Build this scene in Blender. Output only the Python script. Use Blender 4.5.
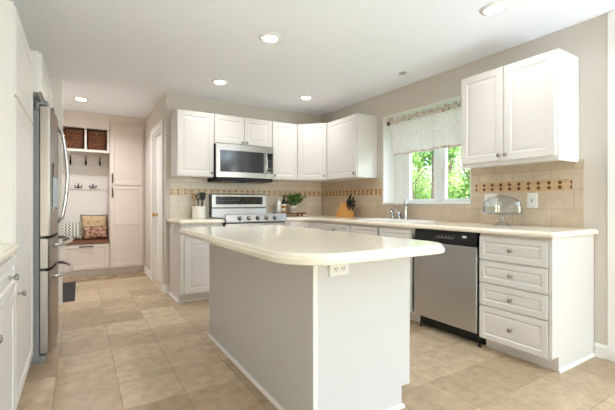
import bpy, bmesh, math, random
from mathutils import Vector, Matrix
random.seed(7)
for o in list(bpy.data.objects): bpy.data.objects.remove(o)
SC = bpy.context.scene
COL = SC.collection
PI = math.pi

# ------------------------------------------------------------------ camera
cam_d = bpy.data.cameras.new('camera'); cam = bpy.data.objects.new('camera', cam_d); COL.objects.link(cam)
CAM_Z = 1.098
cam.location = (0, 0, CAM_Z)
cam.rotation_euler = (PI/2, 0, -math.radians(31.7))
cam_d.sensor_width = 36.0; cam_d.lens = 36.0*369.0/615.0
cam_d.shift_y = -(205.0-203.2)/615.0
cam_d.clip_start = 0.02; cam_d.clip_end = 300
SC.camera = cam

# ------------------------------------------------------------------ world, sun, added fill lamps, exposure
W = bpy.data.worlds.new('world'); SC.world = W; W.use_nodes = True
nt = W.node_tree; nt.nodes.clear()
sky = nt.nodes.new('ShaderNodeTexSky'); sky.sky_type = 'NISHITA'; sky.sun_disc = False
sky.sun_elevation = math.radians(50); sky.sun_rotation = math.radians(200); sky.air_density = 1.0; sky.dust_density = 2.0
bg = nt.nodes.new('ShaderNodeBackground'); bg.inputs['Strength'].default_value = 1.0
wo = nt.nodes.new('ShaderNodeOutputWorld')
nt.links.new(sky.outputs[0], bg.inputs[0]); nt.links.new(bg.outputs[0], wo.inputs[0])

def light(name, kind, loc, energy, color=(1, 1, 1), rot=(0, 0, 0), size=None, size_y=None, shape=None, **k):
    d = bpy.data.lights.new(name, kind); d.energy = energy; d.color = color
    if size: d.size = size
    if shape: d.shape = shape
    if size_y: d.size_y = size_y
    for a, b in k.items(): setattr(d, a, b)
    o = bpy.data.objects.new(name, d); COL.objects.link(o); o.location = loc; o.rotation_euler = rot
    return o
# sun stands outside, high, to the left of the window wall: it lights the garden
light('sun', 'SUN', (20, -10, 20), 5.0, (1.0, 0.95, 0.86), (math.radians(38), 0, math.radians(-55)), angle=0.02)
# added fill lamps aimed up at the ceiling, beside the invented patio door and rear window
FILL_COLOR = (0.72, 0.86, 1.0)
light('fill_lamp_side', 'AREA', (3.30, -1.72, 0.70), 215, FILL_COLOR, (0, PI/2+math.radians(88), 0), 1.9, 2.1, 'RECTANGLE')
light('fill_lamp_rear', 'AREA', (1.20, -6.40, 1.35), 30, FILL_COLOR, (PI/2+math.radians(88), 0, 0), 3.4, 1.9, 'RECTANGLE')
SC.view_settings.view_transform = 'Standard'; SC.view_settings.look = 'None'
SC.view_settings.exposure = 0.62; SC.view_settings.gamma = 1.0; SC.view_settings.use_curve_mapping = False
CAN_POWER = 2.2; CAN_COLOR = (0.97, 0.97, 1.0)
try:
    SC.cycles.use_denoising = True; SC.cycles.diffuse_bounces = 10; SC.cycles.max_bounces = 14
    SC.cycles.transparent_max_bounces = 24; SC.cycles.sample_clamp_indirect = 6.0
    SC.cycles.caustics_reflective = False; SC.cycles.caustics_refractive = False
except Exception: pass

# ------------------------------------------------------------------ materials
def lin(c):
    return tuple(((v/255)/12.92 if v/255 <= 0.04045 else (((v/255)+0.055)/1.055)**2.4) for v in c)+(1.0,)
def mat(name, rgb, rough=0.5, metal=0.0, rgb2=None, scale=8.0, bump=0.0, bscale=60.0, stretch=(1, 1, 1), spec=None, coat=0.0, detail=3.0, trans=0.0, lo=0.35, hi=0.65):
    m = bpy.data.materials.new(name); m.use_nodes = True
    t = m.node_tree; b = t.nodes['Principled BSDF']
    b.inputs['Base Color'].default_value = lin(rgb); b.inputs['Roughness'].default_value = rough; b.inputs['Metallic'].default_value = metal
    if spec is not None: b.inputs['Specular IOR Level'].default_value = spec
    if coat: b.inputs['Coat Weight'].default_value = coat; b.inputs['Coat Roughness'].default_value = 0.08
    if trans: b.inputs['Transmission Weight'].default_value = trans
    tc = t.nodes.new('ShaderNodeTexCoord'); mp = t.nodes.new('ShaderNodeMapping'); mp.inputs['Scale'].default_value = stretch
    t.links.new(tc.outputs['Object'], mp.inputs['Vector'])
    if rgb2:
        n = t.nodes.new('ShaderNodeTexNoise'); n.inputs['Scale'].default_value = scale; n.inputs['Detail'].default_value = detail
        r = t.nodes.new('ShaderNodeValToRGB'); r.color_ramp.elements[0].color = lin(rgb); r.color_ramp.elements[1].color = lin(rgb2)
        r.color_ramp.elements[0].position = lo; r.color_ramp.elements[1].position = hi
        t.links.new(mp.outputs[0], n.inputs['Vector']); t.links.new(n.outputs[0], r.inputs[0]); t.links.new(r.outputs[0], b.inputs['Base Color'])
    if bump:
        n = t.nodes.new('ShaderNodeTexNoise'); n.inputs['Scale'].default_value = bscale; n.inputs['Detail'].default_value = 4
        u = t.nodes.new('ShaderNodeBump'); u.inputs['Strength'].default_value = bump; u.inputs['Distance'].default_value = 0.01
        t.links.new(mp.outputs[0], n.inputs['Vector']); t.links.new(n.outputs[0], u.inputs['Height']); t.links.new(u.outputs[0], b.inputs['Normal'])
    return m
def emit(name, rgb, s):
    m = bpy.data.materials.new(name); m.use_nodes = True; t = m.node_tree; b = t.nodes['Principled BSDF']
    b.inputs['Base Color'].default_value = lin(rgb); b.inputs['Emission Color'].default_value = lin(rgb); b.inputs['Emission Strength'].default_value = s
    return m
def glass(name, tint=(1, 1, 1), refl=1.0):
    m = bpy.data.materials.new(name); m.use_nodes = True; t = m.node_tree; t.nodes.clear()
    o = t.nodes.new('ShaderNodeOutputMaterial'); mx = t.nodes.new('ShaderNodeMixShader')
    a = t.nodes.new('ShaderNodeBsdfTransparent'); a.inputs[0].default_value = tint+(1,)
    g = t.nodes.new('ShaderNodeBsdfGlossy'); g.inputs['Roughness'].default_value = 0.03
    f = t.nodes.new('ShaderNodeLayerWeight'); f.inputs[0].default_value = 0.5
    pw = t.nodes.new('ShaderNodeMath'); pw.operation = 'POWER'; pw.inputs[1].default_value = 4.0
    mm = t.nodes.new('ShaderNodeMath'); mm.operation = 'MULTIPLY_ADD'; mm.inputs[1].default_value = 0.45*refl; mm.inputs[2].default_value = 0.035*refl
    t.links.new(f.outputs['Facing'], pw.inputs[0]); t.links.new(pw.outputs[0], mm.inputs[0]); t.links.new(mm.outputs[0], mx.inputs[0])
    t.links.new(a.outputs[0], mx.inputs[1]); t.links.new(g.outputs[0], mx.inputs[2]); t.links.new(mx.outputs[0], o.inputs[0])
    return m
def tiles(name, c1, c2, grout, w, h, axes, off=(0, 0), offset=0.0, mortar=0.004, rough=0.4, mottle=0.35, mscale=7.0, dark=0.75, bump=0.25):
    """brick-texture tile; axes picks two object axes for the tile plane"""
    m = bpy.data.materials.new(name); m.use_nodes = True; t = m.node_tree; b = t.nodes['Principled BSDF']; b.inputs['Roughness'].default_value = rough
    tc = t.nodes.new('ShaderNodeTexCoord'); sp = t.nodes.new('ShaderNodeSeparateXYZ'); cb = t.nodes.new('ShaderNodeCombineXYZ')
    t.links.new(tc.outputs['Object'], sp.inputs[0])
    for i, ax in enumerate(axes):
        ad = t.nodes.new('ShaderNodeMath'); ad.operation = 'ADD'; ad.inputs[1].default_value = off[i]
        t.links.new(sp.outputs['XYZ'.index(ax)], ad.inputs[0]); t.links.new(ad.outputs[0], cb.inputs[i])
    br = t.nodes.new('ShaderNodeTexBrick'); br.inputs['Scale'].default_value = 1.0; br.inputs['Brick Width'].default_value = w; br.inputs['Row Height'].default_value = h
    br.inputs['Mortar Size'].default_value = mortar; br.inputs['Mortar Smooth'].default_value = 0.4; br.offset = offset; br.inputs['Bias'].default_value = 0.0
    br.inputs['Color1'].default_value = lin(c1); br.inputs['Color2'].default_value = lin(c2); br.inputs['Mortar'].default_value = lin(grout)
    t.links.new(cb.outputs[0], br.inputs['Vector'])
    n = t.nodes.new('ShaderNodeTexNoise'); n.inputs['Scale'].default_value = mscale; n.inputs['Detail'].default_value = 6; n.inputs['Roughness'].default_value = 0.65
    t.links.new(tc.outputs['Object'], n.inputs['Vector'])
    r = t.nodes.new('ShaderNodeValToRGB'); r.color_ramp.elements[0].position = 0.32; r.color_ramp.elements[1].position = 0.68
    r.color_ramp.elements[0].color = (dark, dark*0.96, dark*0.9, 1); r.color_ramp.elements[1].color = (1.0, 1.0, 1.0, 1)
    t.links.new(n.outputs[0], r.inputs[0])
    mx = t.nodes.new('ShaderNodeMix'); mx.data_type = 'RGBA'; mx.blend_type = 'MULTIPLY'; mx.inputs['Factor'].default_value = mottle
    t.links.new(br.outputs['Color'], mx.inputs['A']); t.links.new(r.outputs[0], mx.inputs['B']); t.links.new(mx.outputs['Result'], b.inputs['Base Color'])
    u = t.nodes.new('ShaderNodeBump'); u.inputs['Strength'].default_value = bump; u.inputs['Distance'].default_value = 0.004; u.invert = True
    t.links.new(br.outputs['Fac'], u.inputs['Height']); t.links.new(u.outputs[0], b.inputs['Normal'])
    return m
M = {}
M['wall'] = mat('wall_paint', (213, 206, 196), 0.7, bump=0.05, bscale=180)
M['ceil'] = mat('ceiling_paint', (247, 250, 255), 0.9, bump=0.25, bscale=55)
M['trim'] = mat('white_trim_paint', (240, 238, 234), 0.35)
M['cab'] = mat('white_cabinet_paint', (228, 225, 222), 0.32, bump=0.01, bscale=30)
M['cream'] = mat('cream_cabinet_paint', (218, 209, 199), 0.35, bump=0.01, bscale=30)
M['island'] = mat('island_paint', (212, 210, 209), 0.38, bump=0.02, bscale=40)
M['counter'] = mat('cream_solid_surface', (248, 240, 223), 0.12, rgb2=(243, 233, 213), scale=60, detail=2)
M['floor'] = tiles('floor_tile', (218, 197, 166), (184, 161, 131), (172, 154, 132), 0.325, 0.325, 'XY', (-0.2, -2.505), 0.0, 0.0035, 0.32, 0.9, 12.0, 0.66, 0.2)
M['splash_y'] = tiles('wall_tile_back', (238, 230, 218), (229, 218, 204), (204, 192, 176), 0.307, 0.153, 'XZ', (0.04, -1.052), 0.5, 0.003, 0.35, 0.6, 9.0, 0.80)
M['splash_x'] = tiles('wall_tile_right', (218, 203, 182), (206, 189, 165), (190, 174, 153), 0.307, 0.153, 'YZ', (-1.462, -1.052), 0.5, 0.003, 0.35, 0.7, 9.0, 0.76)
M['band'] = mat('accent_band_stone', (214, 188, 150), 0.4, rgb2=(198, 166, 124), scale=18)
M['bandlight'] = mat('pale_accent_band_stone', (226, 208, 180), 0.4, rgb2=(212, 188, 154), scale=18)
M['dot'] = mat('accent_diamond_stone', (120, 74, 40), 0.35, rgb2=(92, 54, 30), scale=30)
M['border'] = tiles('border_mosaic', (206, 182, 148), (132, 100, 74), (196, 178, 150), 0.075, 0.075, 'XY', (0, 0), 0.5, 0.004, 0.4, 0.8, 20.0, 0.6)
M['steel'] = mat('brushed_steel', (200, 198, 195), 0.36, 1.0, bump=0.02, bscale=40, stretch=(1, 1, 30))
M['steelh'] = mat('brushed_steel_sideways', (188, 185, 181), 0.34, 1.0, bump=0.015, bscale=40, stretch=(30, 30, 1))
M['fridgesteel'] = mat('fridge_steel', (166, 160, 153), 0.34, 1.0, bump=0.02, bscale=40, stretch=(1, 1, 30))
M['chrome'] = mat('polished_chrome', (205, 205, 206), 0.12, 1.0)
M['nickel'] = mat('satin_nickel', (168, 162, 154), 0.28, 1.0)
M['brass'] = mat('aged_brass', (190, 150, 92), 0.3, 1.0)
M['bronze'] = mat('dark_bronze', (62, 50, 44), 0.4, 0.7)
M['black'] = mat('black_plastic', (20, 20, 21), 0.3)
M['blackm'] = mat('black_matte', (28, 27, 27), 0.6)
M['bglass'] = mat('black_glass', (16, 17, 19), 0.06, spec=0.7)
M['dglass'] = mat('smoked_oven_glass', (52, 56, 58), 0.08, spec=0.7)
M['greyplastic'] = mat('grey_cabinet_plastic', (146, 147, 150), 0.45)
M['disp'] = mat('pale_blue_plastic', (168, 188, 205), 0.25)
M['white'] = mat('white_plastic', (238, 237, 233), 0.35)
M['ceramic'] = mat('white_ceramic', (240, 238, 233), 0.15)
M['wood'] = mat('oiled_walnut', (132, 78, 46), 0.4, rgb2=(98, 56, 33), scale=6, stretch=(2, 14, 14))
M['wood2'] = mat('cherry_riser_wood', (140, 78, 48), 0.35, rgb2=(104, 54, 32), scale=8, stretch=(3, 20, 20))
M['pine'] = mat('pale_beech', (218, 164, 96), 0.4, rgb2=(204, 148, 82), scale=8, stretch=(20, 4, 20))
M['spoon'] = mat('pale_spoon_wood', (205, 172, 128), 0.5, rgb2=(190, 155, 110), scale=10)
M['wicker'] = mat('brown_wicker', (142, 88, 52), 0.6, rgb2=(58, 33, 21), scale=70, bump=0.6, bscale=90, lo=0.42, hi=0.58)
M['amber'] = mat('amber_oil', (176, 118, 42), 0.15)
M['darkb'] = mat('dark_bottle_glass', (26, 20, 18), 0.08)
M['paper'] = mat('paper_label', (232, 226, 208), 0.6)
M['leaf'] = mat('pot_plant_leaf', (56, 92, 38), 0.45, rgb2=(96, 130, 60), scale=25)
M['soil'] = mat('potting_soil', (48, 36, 28), 0.9)
M['mat'] = mat('charcoal_mat', (50, 48, 48), 0.9, bump=0.4, bscale=200)
M['glassp'] = glass('window_glass', (0.98, 1, 0.99), 1.0)
M['glassw'] = glass('clear_pressed_glass', (0.94, 0.955, 0.955), 2.4)
M['glassd'] = glass('thick_pressed_glass', (0.86, 0.88, 0.88), 4.0)
M['lens'] = emit('lamp_lens', (255, 244, 226), 14.0)
M['off'] = mat('grey_fixture', (176, 174, 170), 0.5)
M['bark'] = mat('tree_bark', (112, 92, 76), 0.9, rgb2=(78, 62, 50), scale=12, bump=0.5, bscale=30)
M['grass'] = mat('lawn', (120, 150, 70), 0.9, rgb2=(88, 120, 52), scale=30)
M['marks'] = mat('pale_print', (190, 190, 188), 0.5)
M['grout'] = mat('shadow_gap', (90, 84, 78), 0.8)

def leafmat(name, a, b):
    m = bpy.data.materials.new(name); m.use_nodes = True; t = m.node_tree; t.nodes.clear()
    o = t.nodes.new('ShaderNodeOutputMaterial'); mx = t.nodes.new('ShaderNodeMixShader'); mx.inputs[0].default_value = 0.5
    d = t.nodes.new('ShaderNodeBsdfDiffuse'); tr = t.nodes.new('ShaderNodeBsdfTranslucent')
    tc = t.nodes.new('ShaderNodeTexCoord'); n = t.nodes.new('ShaderNodeTexNoise'); n.inputs['Scale'].default_value = 1.6
    r = t.nodes.new('ShaderNodeValToRGB'); r.color_ramp.elements[0].color = lin(a); r.color_ramp.elements[1].color = lin(b)
    r.color_ramp.elements[0].position = 0.35; r.color_ramp.elements[1].position = 0.65
    t.links.new(tc.outputs['Object'], n.inputs['Vector']); t.links.new(n.outputs[0], r.inputs[0])
    t.links.new(r.outputs[0], d.inputs[0]); t.links.new(r.outputs[0], tr.inputs[0])
    t.links.new(d.outputs[0], mx.inputs[1]); t.links.new(tr.outputs[0], mx.inputs[2]); t.links.new(mx.outputs[0], o.inputs[0])
    return m
M['foliage'] = leafmat('sunlit_foliage', (128, 172, 84), (206, 220, 150))
M['foliage2'] = leafmat('deep_foliage', (66, 108, 52), (138, 172, 86))

def fabric(name, base, spots, scale, thr=0.58, translucent=0.0, spots2=None):
    m = bpy.data.materials.new(name); m.use_nodes = True; t = m.node_tree; b = t.nodes['Principled BSDF']; b.inputs['Roughness'].default_value = 0.7
    tc = t.nodes.new('ShaderNodeTexCoord'); n = t.nodes.new('ShaderNodeTexNoise'); n.inputs['Scale'].default_value = scale; n.inputs['Detail'].default_value = 5
    r = t.nodes.new('ShaderNodeValToRGB'); e = r.color_ramp.elements
    e[0].position = thr-0.05; e[0].color = lin(base); e[1].position = thr+0.05; e[1].color = lin(spots)
    if spots2:
        x = e.new(1-thr-0.06); x.color = lin(spots2); y = e.new(1-thr+0.05); y.color = lin(base)
    t.links.new(tc.outputs['Object'], n.inputs['Vector']); t.links.new(n.outputs[0], r.inputs[0]); t.links.new(r.outputs[0], b.inputs['Base Color'])
    if translucent:
        o = t.nodes['Material Output']; tr = t.nodes.new('ShaderNodeBsdfTranslucent'); mx = t.nodes.new('ShaderNodeMixShader'); mx.inputs[0].default_value = translucent
        t.links.new(r.outputs[0], tr.inputs[0]); t.links.new(b.outputs[0], mx.inputs[1]); t.links.new(tr.outputs[0], mx.inputs[2]); t.links.new(mx.outputs[0], o.inputs[0])
    return m
M['valance'] = fabric('floral_sheer', (254, 253, 252), (236, 220, 214), 24, 0.66, 0.2, (236, 236, 226))
M['valhead'] = fabric('floral_header', (238, 226, 219), (206, 162, 150), 26, 0.59, 0.15, (188, 180, 168))
M['pillow_tan'] = fabric('tan_print_fabric', (206, 180, 142), (112, 78, 58), 22, 0.64)
M['pillow_red'] = fabric('brown_print_fabric', (168, 126, 104), (104, 66, 54), 24, 0.57, 0, (206, 172, 144))
def zigzag(name):
    m = bpy.data.materials.new(name); m.use_nodes = True; t = m.node_tree; b = t.nodes['Principled BSDF']; b.inputs['Roughness'].default_value = 0.7
    tc = t.nodes.new('ShaderNodeTexCoord'); sp = t.nodes.new('ShaderNodeSeparateXYZ'); t.links.new(tc.outputs['Object'], sp.inputs[0])
    def mth(op, a, v):
        k = t.nodes.new('ShaderNodeMath'); k.operation = op; t.links.new(a, k.inputs[0])
        if hasattr(v, 'links') or not isinstance(v, (int, float)): t.links.new(v, k.inputs[1])
        else: k.inputs[1].default_value = v
        return k.outputs[0]
    zz = mth('PINGPONG', sp.outputs[2], 0.022)
    s = mth('ADD', sp.outputs[0], zz)
    f = mth('PINGPONG', s, 0.022)
    g = mth('GREATER_THAN', f, 0.011)
    r = t.nodes.new('ShaderNodeValToRGB'); r.color_ramp.elements[0].color = lin((226, 224, 212)); r.color_ramp.elements[1].color = lin((120, 134, 124))
    t.links.new(g, r.inputs[0]); t.links.new(r.outputs[0], b.inputs['Base Color'])
    return m
M['zigzag'] = zigzag('green_zigzag_fabric')

# ------------------------------------------------------------------ mesh helpers
class MB:
    def __init__(s): s.bm = bmesh.new(); s.m = 0
    def _add(s, t, smooth=False):
        bmesh.ops.recalc_face_normals(t, faces=t.faces[:])
        for f in t.faces: f.material_index = s.m; f.smooth = smooth
        me = bpy.data.meshes.new('tmp'); t.to_mesh(me); t.free(); s.bm.from_mesh(me); bpy.data.meshes.remove(me); return s
    def box(s, x0, x1, y0, y1, z0, z1, b=0.0, seg=2):
        t = bmesh.new(); bmesh.ops.create_cube(t, size=1)
        for v in t.verts: v.co = Vector(((x0+x1)/2+v.co.x*(x1-x0), (y0+y1)/2+v.co.y*(y1-y0), (z0+z1)/2+v.co.z*(z1-z0)))
        if b: bmesh.ops.bevel(t, geom=t.edges[:], offset=b, segments=seg, affect='EDGES', profile=0.5)
        return s._add(t)
    def lathe(s, prof, o, axis=(0, 0, 1), seg=24, smooth=True):
        t = bmesh.new(); A = Vector(axis).normalized(); X = A.orthogonal().normalized(); Y = A.cross(X); o = Vector(o); rings = []
        for r, h in prof:
            if r < 1e-6: rings.append([t.verts.new(o+A*h)])
            else: rings.append([t.verts.new(o+A*h+X*(r*math.cos(2*PI*i/seg))+Y*(r*math.sin(2*PI*i/seg))) for i in range(seg)])
        for a, b in zip(rings, rings[1:]):
            for i in range(seg):
                j = (i+1) % seg
                if len(a) == 1 and len(b) == 1: continue
                if len(a) == 1: t.faces.new((a[0], b[i], b[j]))
                elif len(b) == 1: t.faces.new((a[i], a[j], b[0]))
                else: t.faces.new((a[i], a[j], b[j], b[i]))
        if tuple(prof[0]) != tuple(prof[-1]):
            for R in (rings[0], rings[-1]):
                if len(R) > 2: t.faces.new(R)
        return s._add(t, smooth)
    def tube(s, pts, r, seg=10, smooth=True, flat=1.0):
        t = bmesh.new(); P = [Vector(p) for p in pts]; n = len(P); rr = r if isinstance(r, (list, tuple)) else [r]*n
        T = [(P[min(i+1, n-1)]-P[max(i-1, 0)]).normalized() for i in range(n)]
        X = T[0].orthogonal().normalized(); rings = []
        for i in range(n):
            X = (X-T[i]*X.dot(T[i])).normalized(); Y = T[i].cross(X)
            rings.append([t.verts.new(P[i]+X*(rr[i]*math.cos(2*PI*k/seg))+Y*(rr[i]*flat*math.sin(2*PI*k/seg))) for k in range(seg)])
        for a, b in zip(rings, rings[1:]):
            for k in range(seg): t.faces.new((a[k], a[(k+1) % seg], b[(k+1) % seg], b[k]))
        t.faces.new(rings[0]); t.faces.new(rings[-1])
        return s._add(t, smooth)
    def prism(s, pts, ext, b=0.0):
        """planar polygon pts (3-D) extruded by vector ext"""
        t = bmesh.new(); E_ = Vector(ext); a = [t.verts.new(Vector(p)) for p in pts]; c = [t.verts.new(Vector(p)+E_) for p in pts]; n = len(a)
        t.faces.new(a); t.faces.new(c)
        for i in range(n): t.faces.new((a[i], a[(i+1) % n], c[(i+1) % n], c[i]))
        if b: bmesh.ops.bevel(t, geom=t.edges[:], offset=b, segments=2, affect='EDGES')
        return s._add(t)
    def rings(s, O, U, N, w, h, prof, V=(0, 0, 1)):
        """rectangular panel built of nested rings (inset, depth along N); first ring = back"""
        t = bmesh.new(); O, U, N, V = Vector(O), Vector(U), Vector(N), Vector(V); R = []
        for ins, d in prof:
            R.append([t.verts.new(O+U*a+V*b+N*d) for a, b in ((ins, ins), (w-ins, ins), (w-ins, h-ins), (ins, h-ins))])
        t.faces.new(R[0]); t.faces.new(R[-1])
        for a, b in zip(R, R[1:]):
            for i in range(4): t.faces.new((a[i], a[(i+1) % 4], b[(i+1) % 4], b[i]))
        return s._add(t)
    def slab(s, outline, prof, holes=()):
        """outline xy (ccw), prof list of (inset, z) from bottom to top; holes = inner xy loops, straight sides"""
        t = bmesh.new(); n = len(outline); P = [Vector((x, y)) for x, y in outline]; nor = []
        for i in range(n):
            a, b, c = P[i-1], P[i], P[(i+1) % n]; e1 = (b-a).normalized(); e2 = (c-b).normalized()
            n1 = Vector((-e1.y, e1.x)); n2 = Vector((-e2.y, e2.x)); m = n1+n2
            nor.append(m/max(0.3, m.dot(n1)))
        R = [[t.verts.new((P[i].x+nor[i].x*ins, P[i].y+nor[i].y*ins, z)) for i in range(n)] for ins, z in prof]
        for a, b in zip(R, R[1:]):
            for i in range(n): t.faces.new((a[i], a[(i+1) % n], b[(i+1) % n], b[i]))
        if not holes: t.faces.new(R[0]); t.faces.new(R[-1])
        else:
            zs = (prof[0][1], prof[-1][1]); H = []
            for hl in holes:
                lo = [t.verts.new((x, y, zs[0])) for x, y in hl]; hi = [t.verts.new((x, y, zs[1])) for x, y in hl]; H.append((lo, hi))
                for i in range(len(hl)): t.faces.new((lo[i], lo[(i+1) % len(hl)], hi[(i+1) % len(hl)], hi[i]))
            for k, ring in ((0, R[0]), (1, R[-1])):
                ed = []
                for lp in [ring]+[h[k] for h in H]:
                    for i in range(len(lp)): 
                        e = t.edges.get((lp[i], lp[(i+1) % len(lp)])); ed.append(e)
                bmesh.ops.triangle_fill(t, use_beauty=True, use_dissolve=False, edges=ed)
        return s._add(t)
    def quad(s, a, b, c, d):
        vs = [s.bm.verts.new(Vector(p)) for p in (a, b, c, d)]; f = s.bm.faces.new(vs); f.material_index = s.m; return s
    def grid(s, fn, nu, nv, smooth=True, closed=False):
        t = bmesh.new(); g = [[t.verts.new(fn(i/nu, j/nv)) for j in range(nv+1)] for i in range(nu+1)]
        for i in range(nu):
            for j in range(nv): t.faces.new((g[i][j], g[i+1][j], g[i+1][j+1], g[i][j+1]))
        if closed: bmesh.ops.remove_doubles(t, verts=t.verts[:], dist=1e-5)
        return s._add(t, smooth)
    def build(s, name, mats, parent=None, smooth_angle=False):
        me = bpy.data.meshes.new(name)
        if parent is not None:
            off = parent['_w'] if '_w' in parent else (0, 0, 0)
            bmesh.ops.translate(s.bm, vec=-Vector(off), verts=s.bm.verts[:])
        s.bm.to_mesh(me); s.bm.free()
        for m in (mats if isinstance(mats, (list, tuple)) else [mats]): me.materials.append(M[m] if isinstance(m, str) else m)
        o = bpy.data.objects.new(name, me); COL.objects.link(o)
        if parent is not None:
            o.parent = parent; o['_w'] = tuple(parent['_w'])
        else: o['_w'] = (0.0, 0.0, 0.0)
        return o
def thing(name, label, cat, loc=(0, 0, 0), group=None):
    o = bpy.data.objects.new(name, None); COL.objects.link(o); o.location = loc; o.empty_display_size = 0.05
    o['_w'] = tuple(float(v) for v in loc); o['label'] = label; o['category'] = cat
    if group: o['group'] = group
    return o
def solo(name, mb, m, label, cat, loc=(0, 0, 0), group=None):
    """a thing that is one mesh, origin at loc"""
    bmesh.ops.translate(mb.bm, vec=-Vector(loc), verts=mb.bm.verts[:])
    o = mb.build(name, m); o.location = loc; o['_w'] = tuple(float(v) for v in loc); o['label'] = label; o['category'] = cat
    if group: o['group'] = group
    return o
def struct(name, mb, m, parent=None):
    o = mb.build(name, m, parent)
    if parent is None: o['kind'] = 'structure'
    return o
def arc(cx, cy, r, a0, a1, n=10):
    return [(cx+r*math.cos(math.radians(a0+(a1-a0)*i/n)), cy+r*math.sin(math.radians(a0+(a1-a0)*i/n))) for i in range(n+1)]
def path_arc(c, r, a0, a1, e1, e2, n=10):
    c, e1, e2 = Vector(c), Vector(e1), Vector(e2)
    return [c+e1*(r*math.cos(math.radians(a0+(a1-a0)*i/n)))+e2*(r*math.sin(math.radians(a0+(a1-a0)*i/n))) for i in range(n+1)]

XR = 3.167; YB = 4.716; CH = 2.44; XL = -0.90; YR = -6.5
HY = 6.90; HX = 0.89
# ------------------------------------------------------------------ structure
struct('floor', MB().box(XL-0.15, XR+0.26, YR-0.15, HY+0.15, -0.1, 0.0), 'floor')
struct('ceiling', MB().box(XL-0.15, XR+0.26, YR-0.15, HY+0.15, CH, CH+0.1), 'ceil')
WO = XR+0.25
mb = MB()
wy0, wy1, wz0, wz1 = 2.165, 3.365, 1.085, 2.15
py0, py1, pz = -2.70, -0.75, 2.10
mb.box(XR, WO, YR, py0, 0, CH); mb.box(XR, WO, py0, py1, pz, CH); mb.box(XR, WO, py1, wy0, 0, CH)
mb.box(XR, WO, wy0, wy1, 0, wz0); mb.box(XR, WO, wy0, wy1, wz1, CH); mb.box(XR, WO, wy1, YB+0.115, 0, CH)
struct('wall_right', mb, 'wall')
struct('wall_back', MB().box(HX, XR, YB, YB+0.115, 0, CH), 'wall')
mb = MB(); dy0, dy1, dz = 4.93, 5.63, 2.06
mb.box(HX, HX+0.115, YB+0.115, dy0, 0, CH); mb.box(HX, HX+0.115, dy0, dy1, dz, CH); mb.box(HX, HX+0.115, dy1, HY, 0, CH)
struct('wall_hall_right', mb, 'wall')
struct('wall_hall_back', MB().box(XL, HX+0.115, HY, HY+0.1, 0, CH), 'wall')
struct('wall_hall_left', MB().box(-0.72, -0.62, 4.87, HY, 0, CH), 'wall')
struct('wall_hall_stub', MB().box(XL, -0.178, 4.76, 4.87, 0, CH), 'trim')
struct('wall_left', MB().box(XL-0.1, XL, YR, HY, 0, CH), 'wall')
mb = MB(); rx0, rx1, rz0, rz1 = -0.6, 3.0, 0.30, 2.30
mb.box(XL, rx0, YR-0.12, YR, 0, CH); mb.box(rx1, WO, YR-0.12, YR, 0, CH); mb.box(rx0, rx1, YR-0.12, YR, 0, rz0); mb.box(rx0, rx1, YR-0.12, YR, rz1, CH)
struct('wall_rear', mb, 'wall')
# baseboards with a stepped, rounded cap
def baseboard(name, p0, p1, n, h=0.095):
    p0, p1, n = Vector(p0), Vector(p1), Vector(n)
    prof = [(0, 0), (0.018, 0), (0.018, 0.012), (0.013, 0.018), (0.013, h-0.022), (0.009, h-0.012), (0.006, h), (0, h)]
    return struct(name, MB().prism([p0+n*a+Vector((0, 0, b)) for a, b in prof], p1-p0), 'trim')
baseboard('baseboard_right', (XR-0.001, 1.098, 0), (XR-0.001, 1.176, 0), (-1, 0, 0))
baseboard('baseboard_near_right', (XR-0.001, -0.74, 0), (XR-0.001, 0.90, 0), (-1, 0, 0))
baseboard('baseboard_hall_right', (HX-0.001, 5.715, 0), (HX-0.001, 6.39, 0), (-1, 0, 0))
baseboard('baseboard_corner', (HX-0.001, YB-0.018, 0), (HX-0.001, 4.845, 0), (-1, 0, 0))
baseboard('baseboard_back', (HX-0.018, YB-0.001, 0), (0.928, YB-0.001, 0), (0, -1, 0))
baseboard('baseboard_rear', (XL+0.002, YR+0.001, 0), (XR-0.002, YR+0.001, 0), (0, 1, 0))
# trim_1: white casing at the right edge of the picture, reaching the ceiling
mb = MB(); mb.box(XR-0.018, XR-0.001, 1.000, 1.096, 0.10, CH-0.002, 0.003); mb.box(XR-0.024, XR-0.001, 0.998, 1.098, 0, 0.10, 0.003); mb.box(XR-0.012, XR-0.001, 0.905, 1.000, 0.0, CH-0.002)
struct('trim_1', mb, 'trim')
# cased end of the hall opening behind the refrigerator
mb = MB(); mb.box(-0.176, -0.160, 4.745, 4.885, 0.0, CH-0.002, 0.003); mb.box(-0.30, -0.176, 4.744, 4.758, 0.0, CH-0.04, 0.003); mb.box(-0.60, -0.160, 4.735, 4.758, CH-0.045, CH-0.002, 0.004)
struct('trim_2', mb, 'trim')
struct('floor_border', MB().box(-0.60, HX-0.02, 6.02, 6.445, 0.0005, 0.002), 'border')

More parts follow.
